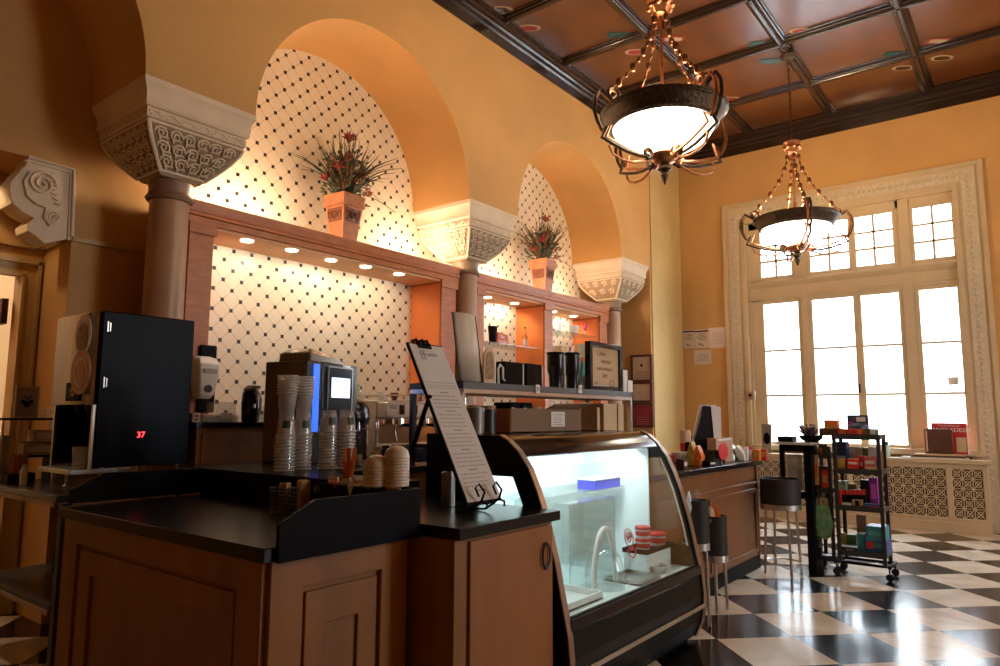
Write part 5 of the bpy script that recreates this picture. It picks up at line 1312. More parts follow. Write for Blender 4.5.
MB().lathe([(.028, 0), (.028, .003), (.001, .003)], seg=16).build('brown_seal', BROWN, mn, world=True, M=Matrix.Translation((3.305, 2.745, 1.60)) @ Matrix.Rotation(PI/2, 4, 'X'))
t = thing('red_apple', 'small dark red ball ornament at the left end of the top shelf', 'ornament', (3.12, 2.86, ZS2)); k = MB(); k.ball((0, 0, .034), .034, (1, 1, .95), 14); k.build('ball', mat('dark_red_gloss', (.25, .01, .015), .25), t)
t = thing('gourd_card', 'rounded tan greeting card standing by the menu card on the shelf', 'card', (at(489, 370, Y=2.72).x, 2.72, ZS2))
k = MB(); pr = [(-.055, 0), (.055, 0), (.06, .10), (.05, .18), (.03, .225), (0, .235), (-.03, .225), (-.05, .18), (-.055, .10)]; k.prism(pr, 'xz', -.004, .004); k.build('card', TAN, t)
k = MB(); k.prism([(u*.72, .03+v*.75) for u, v in pr], 'xz', -.007, -.004); k.build('picture', mat('brown_gold_picture', (.28, .15, .05), .6, var=.5, scale=30), t)
MB().box(.055, .066, -.003, .10, 0, .20).build('white_backing', PAPER, t)
p = at(502, 375, Y=2.72); t = thing('white_ribbon', 'small white looped ribbon ornament on the shelf beside black box', 'ornament', (p.x, 2.72, ZS2))
k = MB(); k.tube([(-.035, 0, .0), (-.04, 0, .10), (-.02, 0, .13), (.01, 0, .11), (.01, 0, .04), (.03, 0, .03)], .007, 6); k.build('ribbon', WHITE, t)
for i, (x0, x1, yt, lb) in enumerate(((505, 524, 361, 'black ribbed box on the top shelf, left of the pair'), (526.5, 543, 363, 'black ribbed box on the top shelf, right of the pair'))):
    a, b_ = at(x0, 372, Y=2.72).x, at(x1, 372, Y=2.72).x; zt = at(x0, yt, Y=2.72).z
    t = thing('ribbed_box', lb, 'box', ((a+b_)/2, 2.80, ZS2)); hx = (b_-a)/2
    MB().box(-hx, hx-.012, -.08, .08, 0, zt-ZS2).build('box_body', BLACKM, t, bevel=.008)
    k = MB()
    for j in range(8): k.box(-hx+.01+j*(2*hx-.03)/8, -hx+.017+j*(2*hx-.03)/8, -.084, -.08, .01, zt-ZS2-.01)
    k.build('ribs', BLACKG, t); MB().box(hx-.012, hx-.004, -.082, .07, 0, zt-ZS2-.01).build('white_edge', WHITE, t)
for i, (pc, w, lb) in enumerate(((558, .062, 'tall black tumbler with white strip on the shelf, left of the pair'), (572, .055, 'tall black tumbler with white strip on the shelf, right of the pair'))):
    p = at(pc, 370, Y=2.74); zt = at(pc, 353, Y=2.74).z-ZS2
    turned('black_tumbler', lb, 'tumbler', [('tumbler', BLACKG, [(w*.78, 0), (w*.8, zt*.35), (w, zt*.5), (w*1.04, zt-.01), (w*.98, zt)]), ('rim', BLACKM, [(w*1.06, zt-.012), (w*1.06, zt+.004), (w*.9, zt+.004)])], (p.x+.03*i, 2.76, ZS2))
    solid('white_strip_card', 'narrow white card standing at the right side of a black tumbler, %s' % ('left' if i == 0 else 'right'), 'card', PAPER, (p.x+.03*i+w+.012, 2.73, ZS2), (p.x+.03*i+w+.020, 2.80, ZS2+zt*.95), bevel=.001)
p = at(583, 375, Y=2.72); t = thing('angel_figurine', 'small white figurine on the top shelf left of the framed sign', 'figurine', (p.x, 2.70, ZS2))
k = MB(); k.lathe([(.026, 0), (.022, .03), (.012, .07), (.016, .085), (.018, .10), (.001, .118)], seg=12); k.ball((-.02, .004, .075), .016, (1, .4, 1.2), 8).ball((.02, .004, .075), .016, (1, .4, 1.2), 8); k.build('figure', WHITE, t)
pY('teal_book', 'teal hardback standing on the shelf behind the figurine', 'book', TEAL, 583, 596, 362, 386, 2.84, .03, zb=ZS2, prints=[('-y', .1, .9, .85, .95, YELLOW)])
# framed chalk sign
p0, p1 = at(590, 365, Y=2.64).x, at(622, 365, Y=2.64).x; zt = at(606, 343.5, Y=2.64).z
t = thing('framed_chalk_sign', 'black framed sign with handwritten coffee message on the top shelf', 'sign', ((p0+p1)/2, 2.665, ZS2))
hx = (p1-p0)/2; zh = zt-ZS2
MB().frame(-hx, hx, 0, zh, -.03, .02, .035).build('frame', BLACKG, t, bevel=.003)
MB().box(-hx+.03, hx-.03, -.008, .01, .03, zh-.03).build('board', mat('tan_board', (.50, .33, .18), .7, var=.06), t)
k = MB(); 
for s, z, x in (('Coffee', .275, -.05), ('warms', .22, .02), ('welcoming is', .165, 0), ('hot', .115, .0)): k.text(s, .055 if s != 'welcoming is' else .045, TM((x, -.0095, z*zh/.355)))
k.tube([(.10+.035*math.cos(a), -.010, .06+.025*math.sin(a)) for a in [2*PI*i/12 for i in range(12)]], .0022, 4, closed=True)
k.tube([(-.13+.02*math.cos(a), -.010, .05+.02*math.sin(a)) for a in [2*PI*i/8 for i in range(8)]], .0022, 4, closed=True)
k.build('handwriting', mat('brown_chalk', (.16, .10, .05), .8), t)

# ================================================================== SHELF DISPLAYS IN THE SECOND CABINET
def on_shelf(px, z, Y=4.9): return at(px, 340, Y=Y).x
turned('spice_jar', 'small dark-capped jar at the left end of the left glass shelf', 'jar', [('jar', mat('cream_jar', (.6, .45, .3), .4), [(.03, 0), (.03, .09)]), ('cap', BLACKM, [(.031, .09), (.031, .14), (.001, .14)])], (5.87, 4.92, 2.148))
turned('black_cup', 'tall black paper cup on the left glass shelf', 'cup', [('cup', BLACKM, [(.038, 0), (.056, .20), (.057, .205), (.05, .205), (.036, .01), (.001, .01)])], (on_shelf(494, 0), 4.92, 2.148))
a, b_ = on_shelf(499, 0), on_shelf(510.5, 0)
t = thing('red_sign', 'small red slogan sign block on the left glass shelf', 'sign', ((a+b_)/2, 4.93, 2.148)); hx = (b_-a)/2
k = MB(); k.prism([(-hx, 0), (hx, 0), (hx-.03, .13), (-hx+.01, .15)], 'xz', -.01, .02); k.build('block', mat('coral_red', (.60, .10, .04), .5), t)
k = MB(); k.text('The', .05, TM((-.02, -.011, .10))); k.text('COFFEE', .05, TM((0, -.011, .035))); k.build('slogan', WHITE, t)
for px, r, h, lb in ((525, .032, .26, 'slender orange bottle on the left glass shelf, left of the pair'), (537.5, .045, .25, 'wide orange bottle on the left glass shelf, right of the pair')):
    turned('syrup_bottle', lb, 'bottle', [('bottle', mat('amber_glass', (.55, .15, .04), .12, coat=.3), [(r, 0), (r, h*.55), (r*.35, h*.72), (r*.33, h*.92)]), ('cap', BLACKM, [(r*.4, h*.92), (r*.4, h), (.001, h)]), ('paper_label', mat('pale_label', (.65, .5, .35), .6), [(r+.001, h*.12), (r+.001, h*.42)])], (on_shelf(px, 0), 4.90, 2.148))
# right bay
turned('white_tumbler', 'white tumbler on the right bay upper glass shelf', 'tumbler', [('tumbler', WHITE, [(.035, 0), (.048, .14), (.044, .14), (.03, .01), (.001, .01)])], (at(558, 330, Y=4.93).x, 4.93, 2.418))
turned('white_mug', 'rounded white cup on the right bay upper glass shelf', 'cup', [('cup', WHITE, [(.03, 0), (.06, .05), (.062, .13), (.056, .13), (.05, .05), (.001, .01)])], (at(574, 330, Y=4.93).x, 4.93, 2.418))
t = thing('pink_balloon', 'pink round ornament on the upper glass shelf at the right', 'ornament', (at(585, 330, Y=4.93).x, 4.93, 2.418))
k = MB(); k.ball((0, 0, .15), .055, (1, .6, 1.1), 12); k.build('round_top', mat('pink_gloss', (.8, .12, .2), .3), t); k = MB(); k.tube([(0, 0, 0), (0, 0, .1)], .005, 6).lathe([(.03, 0), (.03, .01), (.001, .012)], seg=12); k.build('stand', WHITE, t)
for i, (x0, x1, m, lb) in enumerate(((552.5, 560, KRAFT, 'brown carton on the right bay lower glass shelf, leftmost'), (561.5, 567, TAN, 'tan carton on the right bay lower glass shelf, second'))):
    pY('coffee_carton', lb, 'box', m, x0, x1, 346, 353, 4.90, .08, zb=2.113)
t = thing('rooster_figurine', 'small red and white figurine on the right bay lower glass shelf', 'figurine', (at(572, 350, Y=4.92).x, 4.92, 2.113))
k = MB(); k.ball((0, 0, .07), .05, (1, .6, 1.1), 10).ball((.02, 0, .14), .028, (1, .8, 1), 8).lathe([(.03, 0), (.02, .03)], seg=10); k.build('body', WHITE, t); k = MB(); k.ball((.02, 0, .175), .018, (1, .5, 1), 8).ball((-.045, 0, .11), .026, (.8, .5, 1.3), 8); k.build('red_crest', RED, t)
pY('green_card', 'pale green card standing on the right bay lower glass shelf', 'card', mat('pale_green_print', (.4, .45, .3), .6), 578, 586, 344, 353, 4.92, .01, zb=2.113)
for x, lb in ((5.95, 'white mug on the lowest glass shelf of the left bay'), (6.15, 'black mug on the lowest glass shelf of the left bay')):
    turned('mug', lb, 'mug', [('mug', WHITE if 'white' in lb else BLACKG, [(.035, 0), (.04, .09), (.037, .09), (.033, .006), (.001, .006)])], (x, 4.93, 1.783))

# ================================================================== CERTIFICATES AND NOTICES
def cert(z0, z1, label, m, seal):
    t = thing('framed_certificate', label, 'certificate', (9.08, 4.50, z0))
    k = MB().ring_prism([(4.33, z0), (4.66, z0), (4.66, z1), (4.33, z1)], [(4.36, z0+.03), (4.63, z0+.03), (4.63, z1-.03), (4.36, z1-.03)], 'yz', 9.065, 9.099); k.build('frame', BROWN, t, world=True)
    MB().box(9.08, 9.09, 4.355, 4.635, z0+.025, z1-.025).build('sheet', m, t, world=True)
    k = MB()
    if seal: k.lathe([(.022, 0), (.022, .002), (.001, .002)], c=(0, 0, 0), seg=14, axis='x'); bmesh.ops.translate(k.bm, vec=(9.076, 4.495, z0+.6*(z1-z0)), verts=k.bm.verts)
    for i in range(4): k.box(9.078, 9.0799, 4.40+.01*(i % 2), 4.59-.012*(i % 2), z0+.05+.03*i, z0+.055+.03*i)
    k.build('print', INK if seal else INKG, t, world=True)
cert(1.83, 2.215, 'dark framed certificate with black seal, topmost on the end wall', mat('cream_certificate', (.58, .46, .32), .6), True)
cert(1.535, 1.825, 'dark framed pale certificate without seal, middle of the end wall', MATS['cream_certificate'], False)
cert(1.18, 1.53, 'dark framed deep red certificate, lowest on the end wall', mat('deep_red_sheet', (.28, .03, .04), .6), False)
def sheet(px0, px1, py0, py1, label, head=False, logo=False, m=PAPER):
    a, b_ = at(px0, (py0+py1)/2, X=10.19), at(px1, (py0+py1)/2, X=10.19); zt, zb = at((px0+px1)/2, py0, X=10.19).z, at((px0+px1)/2, py1, X=10.19).z
    y0, y1 = b_.y, min(a.y, 4.33)
    t = thing('wall_notice', label, 'notice', (10.19, (y0+y1)/2, zb))
    MB().box(10.192, 10.197, y0, y1, zb, zt).build('sheet', m, t, world=True)
    k = MB(); h = zt-zb; w = y1-y0
    if head: k.box(10.1905, 10.1918, y0+.0, y1, zt-.04, zt-.015)
    n = int(h/.03)
    for i in range(1, n): 
        z = zt-.05-i*(h-.09)/n
        if logo and i > n-4: continue
        k.box(10.1908, 10.1919, y0+w*.14, y1-w*(.12+.1*(i % 3)), z, z+.006)
    if logo:
        for dy in (.35, .5, .62): k.box(10.1908, 10.1919, y0+w*dy, y0+w*(dy+.10), zb+.03+.02*(dy > .4), zb+.05+.02*(dy > .4))
    k.build('print', INKG if not head else INK, t, world=True)
PK = mat('warm_white_paper', (.62, .50, .40), .6)
sheet(678, 694, 330, 348.5, 'notice with black heading line, leftmost of three in a row by the window', True, True, PK)
sheet(694.6, 708.5, 329.5, 348, 'notice with black heading line, middle of three in a row by the window', True, True, PK)
sheet(709, 725, 327.5, 348, 'glossy pinkish notice, rightmost of three in a row by the window', m=mat('pinkish_paper', (.60, .42, .34), .3))
sheet(694, 711, 350, 364.5, 'smaller notice pinned below the row of three by the window', m=PK)
t = thing('wall_thermostat', 'small square metal control box on the window casing', 'control', (10.13, 3.3, 1.57)); t.location = (10.13, 3.295, 1.58)
MB().box(-.02, .016, -.055, .055, 0, .13).build('box', STEEL, t, bevel=.006); MB().cyl((-.032, .012, .065), .022, .012, 12, 'x').build('dial', BLACKM, t)

# ================================================================== CASH COUNTER ITEMS (top z .945)
ZK = .946
def kp(px, Y): return at(px, 455, Y=Y).x
rcp = thing('red_can', 'red and white drinks can on the cash counter, far left', 'can', (at(680, 420, Y=2.75).x, 2.70, ZK)); p = at(680, 407, Y=2.70)
MB().lathe([(.05, 0), (.052, .14)], seg=18).build('red_base', RED, rcp); MB().lathe([(.052, .14), (.052, .24), (.045, .26), (.001, .262)], seg=18).build('pale_top', TAN, rcp)
pc = at(706, 450, Y=2.34)
pos = thing('cash_register', 'tilted black touch register with white receipt hanging beside it', 'register', (pc.x, 2.34, ZK), -math.radians(52))
k = MB(); k.prism([(-.125, .09), (.10, .09), (.08, .475), (-.015, .485)], 'xz', -.024, .02); k.build('screen_back', mat('navy_black_plastic', (.006, .008, .018), .3), pos, bevel=.006)
k = MB(); k.prism([(-.15, .04), (-.128, .04), (-.025, .47), (.10, .475), (.10, .49), (-.04, .49)], 'xz', .005, .03); k.build('pale_bezel', WHITE, pos)
k = MB(); k.prism([(.065, .18), (.125, .18), (.13, .46), (.12, .475), (.045, .48)], 'xz', -.034, -.028); k.build('receipt_paper', PAPER, pos)
k = MB(); k.box(-.14, .14, -.08, .08, 0, .045).box(-.04, .04, -.02, .03, .045, .11); k.build('base', BLACKM, pos, bevel=.006)
k = MB()
for i in range(6): k.tube([(-.1+.035*i, -.085, .02), (-.095+.035*i, -.11, .10+.012*(i % 2)), (-.08+.035*i, -.09, .02)], .004, 5)
k.build('cable_loops', BLACKM, pos)
def bag(px, Y, w, h, lb, m, name='snack_bag', lean=0.):
    t = thing(name, lb, 'bag', (kp(px, Y), Y, ZK), .1)
    k = MB(); k.loft([[(-w/2, -.02, 0), (w/2, -.02, 0), (w/2, .03, 0), (-w/2, .03, 0)], [(-w/2, -.035+lean*.5, h*.45), (w/2, -.035+lean*.5, h*.45), (w/2, .04+lean*.5, h*.45), (-w/2, .04+lean*.5, h*.45)], [(-w*.47, lean, h), (w*.47, lean, h), (w*.47, .008+lean, h), (-w*.47, .008+lean, h)]])
    k.build('pouch', m, t, bevel=.004); return t
b = bag(693, 2.25, .11, .19, 'golden cookie bag standing on the cash counter', YELLOW)
MB().box(-.03, .03, -.037, -.03, .05, .12).build('label', TAN, b)
b = bag(699, 2.20, .10, .16, 'small orange snack bag beside the golden cookie bag', ORANGE)
t = thing('display_jar', 'dark jar with round red disc front on the cash counter', 'jar', (kp(709, 2.22), 2.22, ZK))
k = MB(); k.lathe([(.10, 0), (.115, .11), (.10, .11), (.095, .01), (.001, .01)], seg=20); k.build('jar', mat('dark_green_gloss', (.03, .035, .025), .2), t)
k = MB(); k.prism([(.105*math.cos(u), .105+.07*math.sin(u)) for u in [2*PI*i/20 for i in range(20)]], 'xz', -.125, -.118); k.build('red_disc', mat('bright_red', (.7, .03, .03), .4), t)
b = pY('paper_bag', 'tan paper bag with dark emblem on the cash counter', 'bag', mat('dusty_pink_kraft', (.48, .30, .19), .7), 716.5, 733, 438, 464, 2.20, .08, zb=ZK, prints=[('-y', .1, .9, .9, .97, PAPER)])
k = MB()
def e2(y, z, ry, rz, s=.05): k.prism([(s*(y+ry*math.cos(a)), .115+s*(z+rz*math.sin(a))) for a in [2*PI*i/12 for i in range(12)]], 'xz', -.045, -.0415)
for q in ((0, -.35, .5, .55), (.6, .05, .32, .35), (-.6, .05, .32, .35), (0, .6, .16, .24), (.42, .75, .14, .2), (-.42, .75, .14, .2)): e2(*q)
k.build('emblem', mat('dark_green_print', (.02, .05, .03), .5), b)
for i, (px, Y, m, lb, w, h) in enumerate(((738, 2.25, ACRYL, 'clear bag of pale sweets on the cash counter', .14, .13), (744, 2.16, PAPER, 'white paper sachet card leaning on the cash counter', .12, .13))):
    b = bag(px, Y, w, h, lb, m, 'sweet_bag', .05)
    if i == 0:
        k = MB(); rnd = random.Random(4)
        for j in range(16): k.ball((rnd.uniform(-.05, .05), rnd.uniform(-.01, .02), .02+.005*j), .017, seg=6)
        k.build('sweets', mat('pale_sweet', (.6, .5, .4), .5), b)
bb = thing('black_basket', 'black basket with brown packets on the cash counter, by the window casing', 'basket', (6.36, 2.40, ZK))
k = MB(); k.box(-.14, .14, -.08, .08, 0, .01).ring_prism([(-.15, -.09), (.15, -.09), (.15, .09), (-.15, .09)], [(-.14, -.08), (.14, -.08), (.14, .08), (-.14, .08)], 'xy', .01, .14); k.build('basket', BLACKM, bb)
for i in range(5): solid('coffee_packet', 'brown coffee packet standing upright in the black basket', 'packet', KRAFT, (6.36-.12+.05*i, 2.37, .957), (6.36-.085+.05*i, 2.44, 1.13+.01*(i % 2)), group='packets in the black basket', bevel=.003)
for o in [o for o in bpy.data.objects if o.name.startswith('coffee_packet')]: o['label'] = 'brown coffee packet standing upright in the black basket'
for i, (px, Y, yt, m, lb) in enumerate(((684, 2.45, 452, mat('white_print', (.6, .58, .55), .5), 'small white carton on the cash counter beside the case'), (672, 2.5, 455, REDP, 'small red carton on the cash counter behind the case'), (703, 2.62, 436, BLACKM, 'black card terminal on the cash counter below the register'))):
    pY('counter_carton', lb, 'box', m, px-4, px+4, yt, 466, Y, .08, zb=ZK)
for i, (px, lb, m) in enumerate(((748.5, 'thin white-lidded tube at the end of the cash counter', WHITE), (752, 'thin red-lidded tube at the end of the cash counter', RED))):
    turned('lip_balm', lb, 'tube', [('tube', WHITE, [(.018, 0), (.018, .09)]), ('cap', m, [(.02, .09), (.02, .12), (.001, .12)])], (kp(px, 2.14)-.05, 2.14, ZK))
for i, (px, yt, m, lb) in enumerate(((757, 447, ORANGE, 'orange candy carton at the far end of the cash counter'), (764, 444, REDP, 'red candy carton at the far end of the cash counter, behind the orange one'))):
    a = at(px-5, 455, X=6.38+.07*i); b_ = at(px+2, 455, X=6.38+.07*i)
    solid('candy_carton', lb, 'box', m, (6.38+.07*i, b_.y, ZK), (6.44+.07*i, a.y, ZK+.10), prints=[('-x', .15, .85, .3, .8, YELLOW)])
t = thing('menu_card', 'grey-brown menu card with dark oval, leaning at the window', 'card', (9.95, 3.0, .846))
a, b_ = at(762, 435, X=9.95), at(772, 435, X=9.95); zt = at(767, 424, X=9.95).z; zc0 = .846
k = MB(); k.prism([(b_.y+.02, zc0), (a.y, zc0), (a.y, zt), (b_.y-.0, zt+.0)], 'yz', 9.94, 9.96); k.build('card', mat('grey_brown_card', (.22, .18, .13), .6), t, world=True)
k = MB(); k.prism([((a.y+b_.y)/2+.045*math.cos(u), (zc0+zt)/2+.08*math.sin(u)) for u in [2*PI*i/16 for i in range(16)]], 'yz', 9.934, 9.94); k.build('oval_print', BLACKM, t, world=True)
mon = thing('swivel_chair_back', 'rounded dark chair back glimpsed behind the case near the certificates', 'chair', (5.35, 3.05, 0))
k = MB(); k.loft([[(x, y, z) for x, y in ((-w, -.03), (w, -.03), (w, .03), (-w, .03))] for w, z in ((.12, .85), (.2, .95), (.22, 1.1), (.2, 1.25), (.14, 1.33), (.06, 1.36))]); k.build('backrest', NAVY, mon, bevel=.02)
MB().box(-.22, .22, -.05, .40, .50, .57).build('seat', NAVY, mon, bevel=.02); MB().tube([(0, .42, .52), (0, .44, .75), (0, .04, .9)], .02, 6).cyl((0, .2, .06), .03, .45, 10).build('stem', BLACKM, mon)
k = MB()
for i in range(5): a = 2*PI*i/5; k.tube([(0, .2, .09), (.27*math.cos(a), .2+.27*math.sin(a), .05)], .018, 6); k.ball((.27*math.cos(a), .2+.27*math.sin(a), .028), .028, seg=8)
k.build('star_base', BLACKM, mon)

# ================================================================== BUCKET STANDS
def bucket_stand(x, y, zt, h, r, label, legs=3, rot=0.):
    t = thing('drum_stand', label, 'bucket stand', (x, y, 0), rot)
    zb = zt-h
    k = MB(); k.lathe([(r*.3, zb+.01), (r, zb+.01), (r, zt), (r*.93, zt), (r*.93, zb+.02), (.001, zb+.02)], seg=26); k.build('drum', GREY, t)
    k = MB(); k.lathe([(r*1.015, zb-.01), (r*1.015, zb+.035)], seg=26, caps=False).lathe([(r*.2, zb-.01), (r*1.0, zb-.01), (r*1.0, zb+.008), (r*.2, zb+.008)], seg=26); k.build('rim_ring', SILV, t)
    for i in range(legs):
        a = 2*PI*i/legs+.5; k = MB(); k.tube([(r*.8*math.cos(a), r*.8*math.sin(a), zb), (r*.95*math.cos(a), r*.95*math.sin(a), .012)], .011, 8); k.ball((r*.95*math.cos(a), r*.95*math.sin(a), .011), .0105, seg=8); k.build('leg', SILV, t)
    return t
bucket_stand(4.40, 1.82, .80, .30, .085, 'slim dark drum on tall silver legs, right beside the case', 3, .9)
bucket_stand(4.88, 1.88, .645, .30, .085, 'shorter slim dark drum on silver legs, farther along the cash counter', 3, .9)
bucket_stand(6.36, 1.855, .805, .25, .165, 'wide dark drum on silver legs at the far end of the counter', 4, .2)
k = [o for o in bpy.data.objects if o.name.startswith('drum_stand')][2]
MB().tube([(.15*math.cos(a), .15*math.sin(a), .10) for a in [2*PI*i/20 for i in range(20)]], .008, 6, closed=True).build('foot_ring', SILV, k)
for i, (x, y, z, m, lb) in enumerate(((4.40, 1.82, .79, ACRYL, 'clear crinkled snack bag sticking out of the nearer slim drum'), (4.38, 1.84, .78, PAPER, 'white snack bag sticking out of the nearer slim drum'), (4.88, 1.88, .64, ORANGE, 'orange snack bag sticking out of the farther slim drum'), (4.86, 1.90, .64, TAN, 'tan snack bag sticking out of the farther slim drum'))):
    t = thing('snack_bag', lb, 'bag', (x+(-.03 if i % 2 else .03), y, z-.12), .4*i)
    k = MB(); k.loft([[(-.035, -.015, 0), (.035, -.015, 0), (.035, .015, 0), (-.035, .015, 0)], [(-.045, -.02, .10), (.04, -.025, .10), (.045, .02, .10), (-.04, .025, .10)], [(-.045, -.004, .18), (.02, -.006, .20), (.05, .004, .17), (-.02, .006, .19)]]); k.build('pouch', m, t, bevel=.004)

# ================================================================== CLEAR-FRONTED STAND AND ROLLING RACKS
cs = thing('display_cabinet', 'tall black display stand with clear pocket at the counter end', 'stand', (6.62, 1.7, 0))
a, b_, c_, d_ = at(779, 450, X=6.56).y, at(811, 450, X=6.56).y, at(803, 450, X=6.56).y, at(786, 450, X=6.56).y
k = MB(); k.box(6.56, 6.60, b_, c_, 0, 1.09).box(6.56, 6.60, a-.04, a, .66, 1.09).box(6.56, 6.60, b_, a, 1.03, 1.09).box(6.56, 6.60, c_, a, .62, .68); k.build('black_frame', BLACKM, cs, world=True, bevel=.004)
MB().box(6.55, 6.80, b_-.0, a+.02, 1.09, 1.112).build('top_plate', mat('pale_shelf_top', (.5, .5, .48), .4), cs, world=True)
MB().box(6.60, 6.80, b_, b_+.03, 0.0, 1.09).build('side_panel', BLACKM, cs, world=True)
MB().box(6.585, 6.588, c_, a-.04, .68, 1.03).build('clear_pocket', CLEAR, cs, world=True)
MB().box(6.592, 6.597, c_+.02, a-.06, .70, 1.0).build('pocket_poster', mat('grey_poster', (.45, .42, .38), .5, var=.4, scale=12), cs, world=True)
# plants/cookies on its top
bsk = thing('berry_basket', 'dark spiky basket of wrapped sweets on the display stand', 'basket', (6.68, 1.66, 1.113))
k = MB(); rnd = random.Random(12)
k.lathe([(.05, 0), (.09, .03), (.10, .06)], seg=14); k.build('bowl', BLACKM, bsk)
k = MB()
for i in range(40):
    a_ = rnd.uniform(0, 2*PI); r = rnd.uniform(.02, .11); k.tube([(.4*r*math.cos(a_), .4*r*math.sin(a_), .05), (r*math.cos(a_), r*math.sin(a_), rnd.uniform(.09, .16))], [.006, .009], 5)
k.build('wrapped_sweets', mat('dark_mauve', (.10, .05, .07), .4, var=.5, scale=40), bsk)
solid('black_tray', 'low black tray at the left of the display stand top', 'tray', BLACKM, (6.60, 1.80, 1.113), (6.76, 1.93, 1.16), bevel=.006)

def rack(name, label, x0, x1, y0, y1, shelves, top):
    t = thing(name, label, 'rack', ((x0+x1)/2, (y0+y1)/2, 0))
    for x in (x0, x1-.028):
        for y in (y0, y1-.028):
            MB().box(x, x+.028, y, y+.028, .11, top).build('post', IRON, t, world=True)
    for i, z in enumerate(shelves):
        k = MB(); k.box(x0, x1, y0, y1, z-.022, z).box(x0-.004, x0, y0, y1, z-.026, z+.02).box(x0, x1, y0-.003, y0, z-.02, z+.02).box(x0, x1, y1, y1+.003, z-.02, z+.02); k.build('shelf', mat('charcoal_shelf', (.035, .037, .04), .45), t, world=True)
    k = MB(); k.box(x0-.01, x1+.01, y0-.03, y0-.01, .10, .12).box(x0-.01, x1+.01, y1+.01, y1+.03, .10, .12).box(x0+.02, x0+.04, y0-.02, y1+.02, .10, .12).box(x1-.04, x1-.02, y0-.02, y1+.02, .10, .12); k.build('base_bar', BLACKM, t, world=True)
    for x in (x0+.01, x1-.01):
        for y in (y0-.015, y1+.015):
            k = MB(); k.lathe([(.026, -.012), (.031, -.008), (.031, .008), (.026, .012)], c=(y*0, 0, 0), seg=16, axis='x'); bmesh.ops.transform(k.bm, matrix=Matrix.Translation((x, y, .031)) @ Matrix.Rotation(.5, 4, 'Z'), verts=k.bm.verts)
            k.box(x-.006, x+.006, y-.006, y+.006, .04, .11); k.build('caster', BLACKG, t, world=True)
    return t
RX0, RX1, RY0, RY1 = 6.60, 6.88, 1.10, 1.47
rack('rolling_rack', 'wide black rolling rack of snacks before the window, right-hand one', RX0, RX1, RY0, RY1, (.20, .572, .88, 1.172), 1.18)
rack('rolling_rack', 'narrow black rolling rack between the display stand and the wide rack', 6.66, 6.90, at(830, 450, X=6.66).y, at(813, 450, X=6.66).y, (.12, .45, .70, 1.0), 1.08)
def R(name, label, m, x0, x1, yt, zb, X=6.63, d=.12, cat='box', **kw): return pX(name, label, cat, m, x0, x1, yt, yt+5, X, d, zb=zb+.001, **kw)
# top of the rack
R('snack_carton', 'orange open carton on the rack top, highest one at the left', ORANGE, 824, 837, 420, 1.23, 6.70, .1, prints=[('-x', .1, .9, .1, .4, YELLOW)])
R('snack_carton', 'dark flat carton under the orange one on the rack top', BROWN, 819, 838, 428, 1.172, 6.70, .2)
R('snack_carton', 'orange-red flat carton in the middle of the rack top', REDP, 838, 847, 429, 1.172, 6.66, .12, prints=[('-x', .1, .9, .3, .9, ORANGE)])
R('snack_carton', 'long red and orange carton on the rack top', ORANGE, 847.5, 862, 429, 1.172, 6.64, .14, prints=[('-x', .05, .7, .3, .95, REDP)])
R('snack_carton', 'small green and white carton at the right end of the rack top', mat('dark_green_card', (.05, .12, .08), .5), 866, 876, 429, 1.172, 6.64, .12, prints=[('-x', .4, .9, .1, .9, WHITE)])
R('cap_box', 'navy carton with pale lettering standing high on the rack top', NAVY, 847, 867.5, 415, 1.172, 6.79, .05, prints=[('-x', .45, .9, .68, .9, WHITE), ('-x', .4, .95, .45, .6, mat('lilac_print', (.3, .28, .4), .5)), ('-x', .05, .3, .4, .7, PURPLE)])
t = thing('baseball_cap', 'dark blue cap lying on the rack top before the navy carton', 'cap', (6.84-.09, 1.25, 1.235)); t.location = (6.735, at(858, 424, X=6.735).y, 1.235)
k = MB(); k.lathe([(.001, .05), (.05, .045), (.075, .025), (.08, 0)][::-1], seg=16); k.build('crown', NAVY, t); k = MB(); k.loft([[(-.03, -.06, 0), (.03, -.06, 0), (.03, -.14, -.006), (-.03, -.14, -.006)], [(-.03, -.06, .006), (.03, -.06, .006), (.03, -.14, 0), (-.03, -.14, 0)]]); k.build('peak', NAVY, t)
R('snack_carton', 'red carton lying below the cap on the rack top', REDP, 852, 866, 424.6, 1.172, 6.80-.03, .02)
# shelf 2 (z .88)
R('gift_box', 'navy box with lilac stripe at the left of the second shelf', NAVY, 835, 846, 442, .88, 6.72, .12, prints=[('-x', .1, .9, .4, .5, MATS['lilac_print'])])
R('gift_box', 'gold bag at the left front of the second shelf', YELLOW, 836, 845, 459, .88, 6.63, .07)
R('gift_box', 'white open carton at the back of the second shelf', TAN, 849, 862, 447, .88, 6.79, .08, prints=[('-x', .0, .45, .7, .98, PAPER)])
R('gift_box', 'red box with white top on the second shelf, left of centre', mat('bright_red', (.6, .03, .04), .4), 847, 858, 459, .88, 6.62, .12, prints=[('-x', .1, .9, .55, .75, PAPER), ('up', 0, 1, 0, 1, PAPER)])
R('gift_box', 'tall crimson box in the centre of the second shelf', mat('crimson', (.5, .02, .05), .4), 857, 863.5, 456, .88, 6.67, .12, prints=[('-x', .2, .8, .3, .6, PAPER)])
R('gift_box', 'pink and red box on the second shelf, right of centre', mat('rose_print', (.60, .12, .13), .45, var=.4, scale=25), 864, 875, 457, .88, 6.64, .12, prints=[('-x', .1, .9, .5, .75, PAPER)])
R('gift_box', 'blue and white carton at the back right of the second shelf', BLUE, 868, 876, 447, .88, 6.79, .08, prints=[('-x', 0, 1, .55, 1, PAPER)])
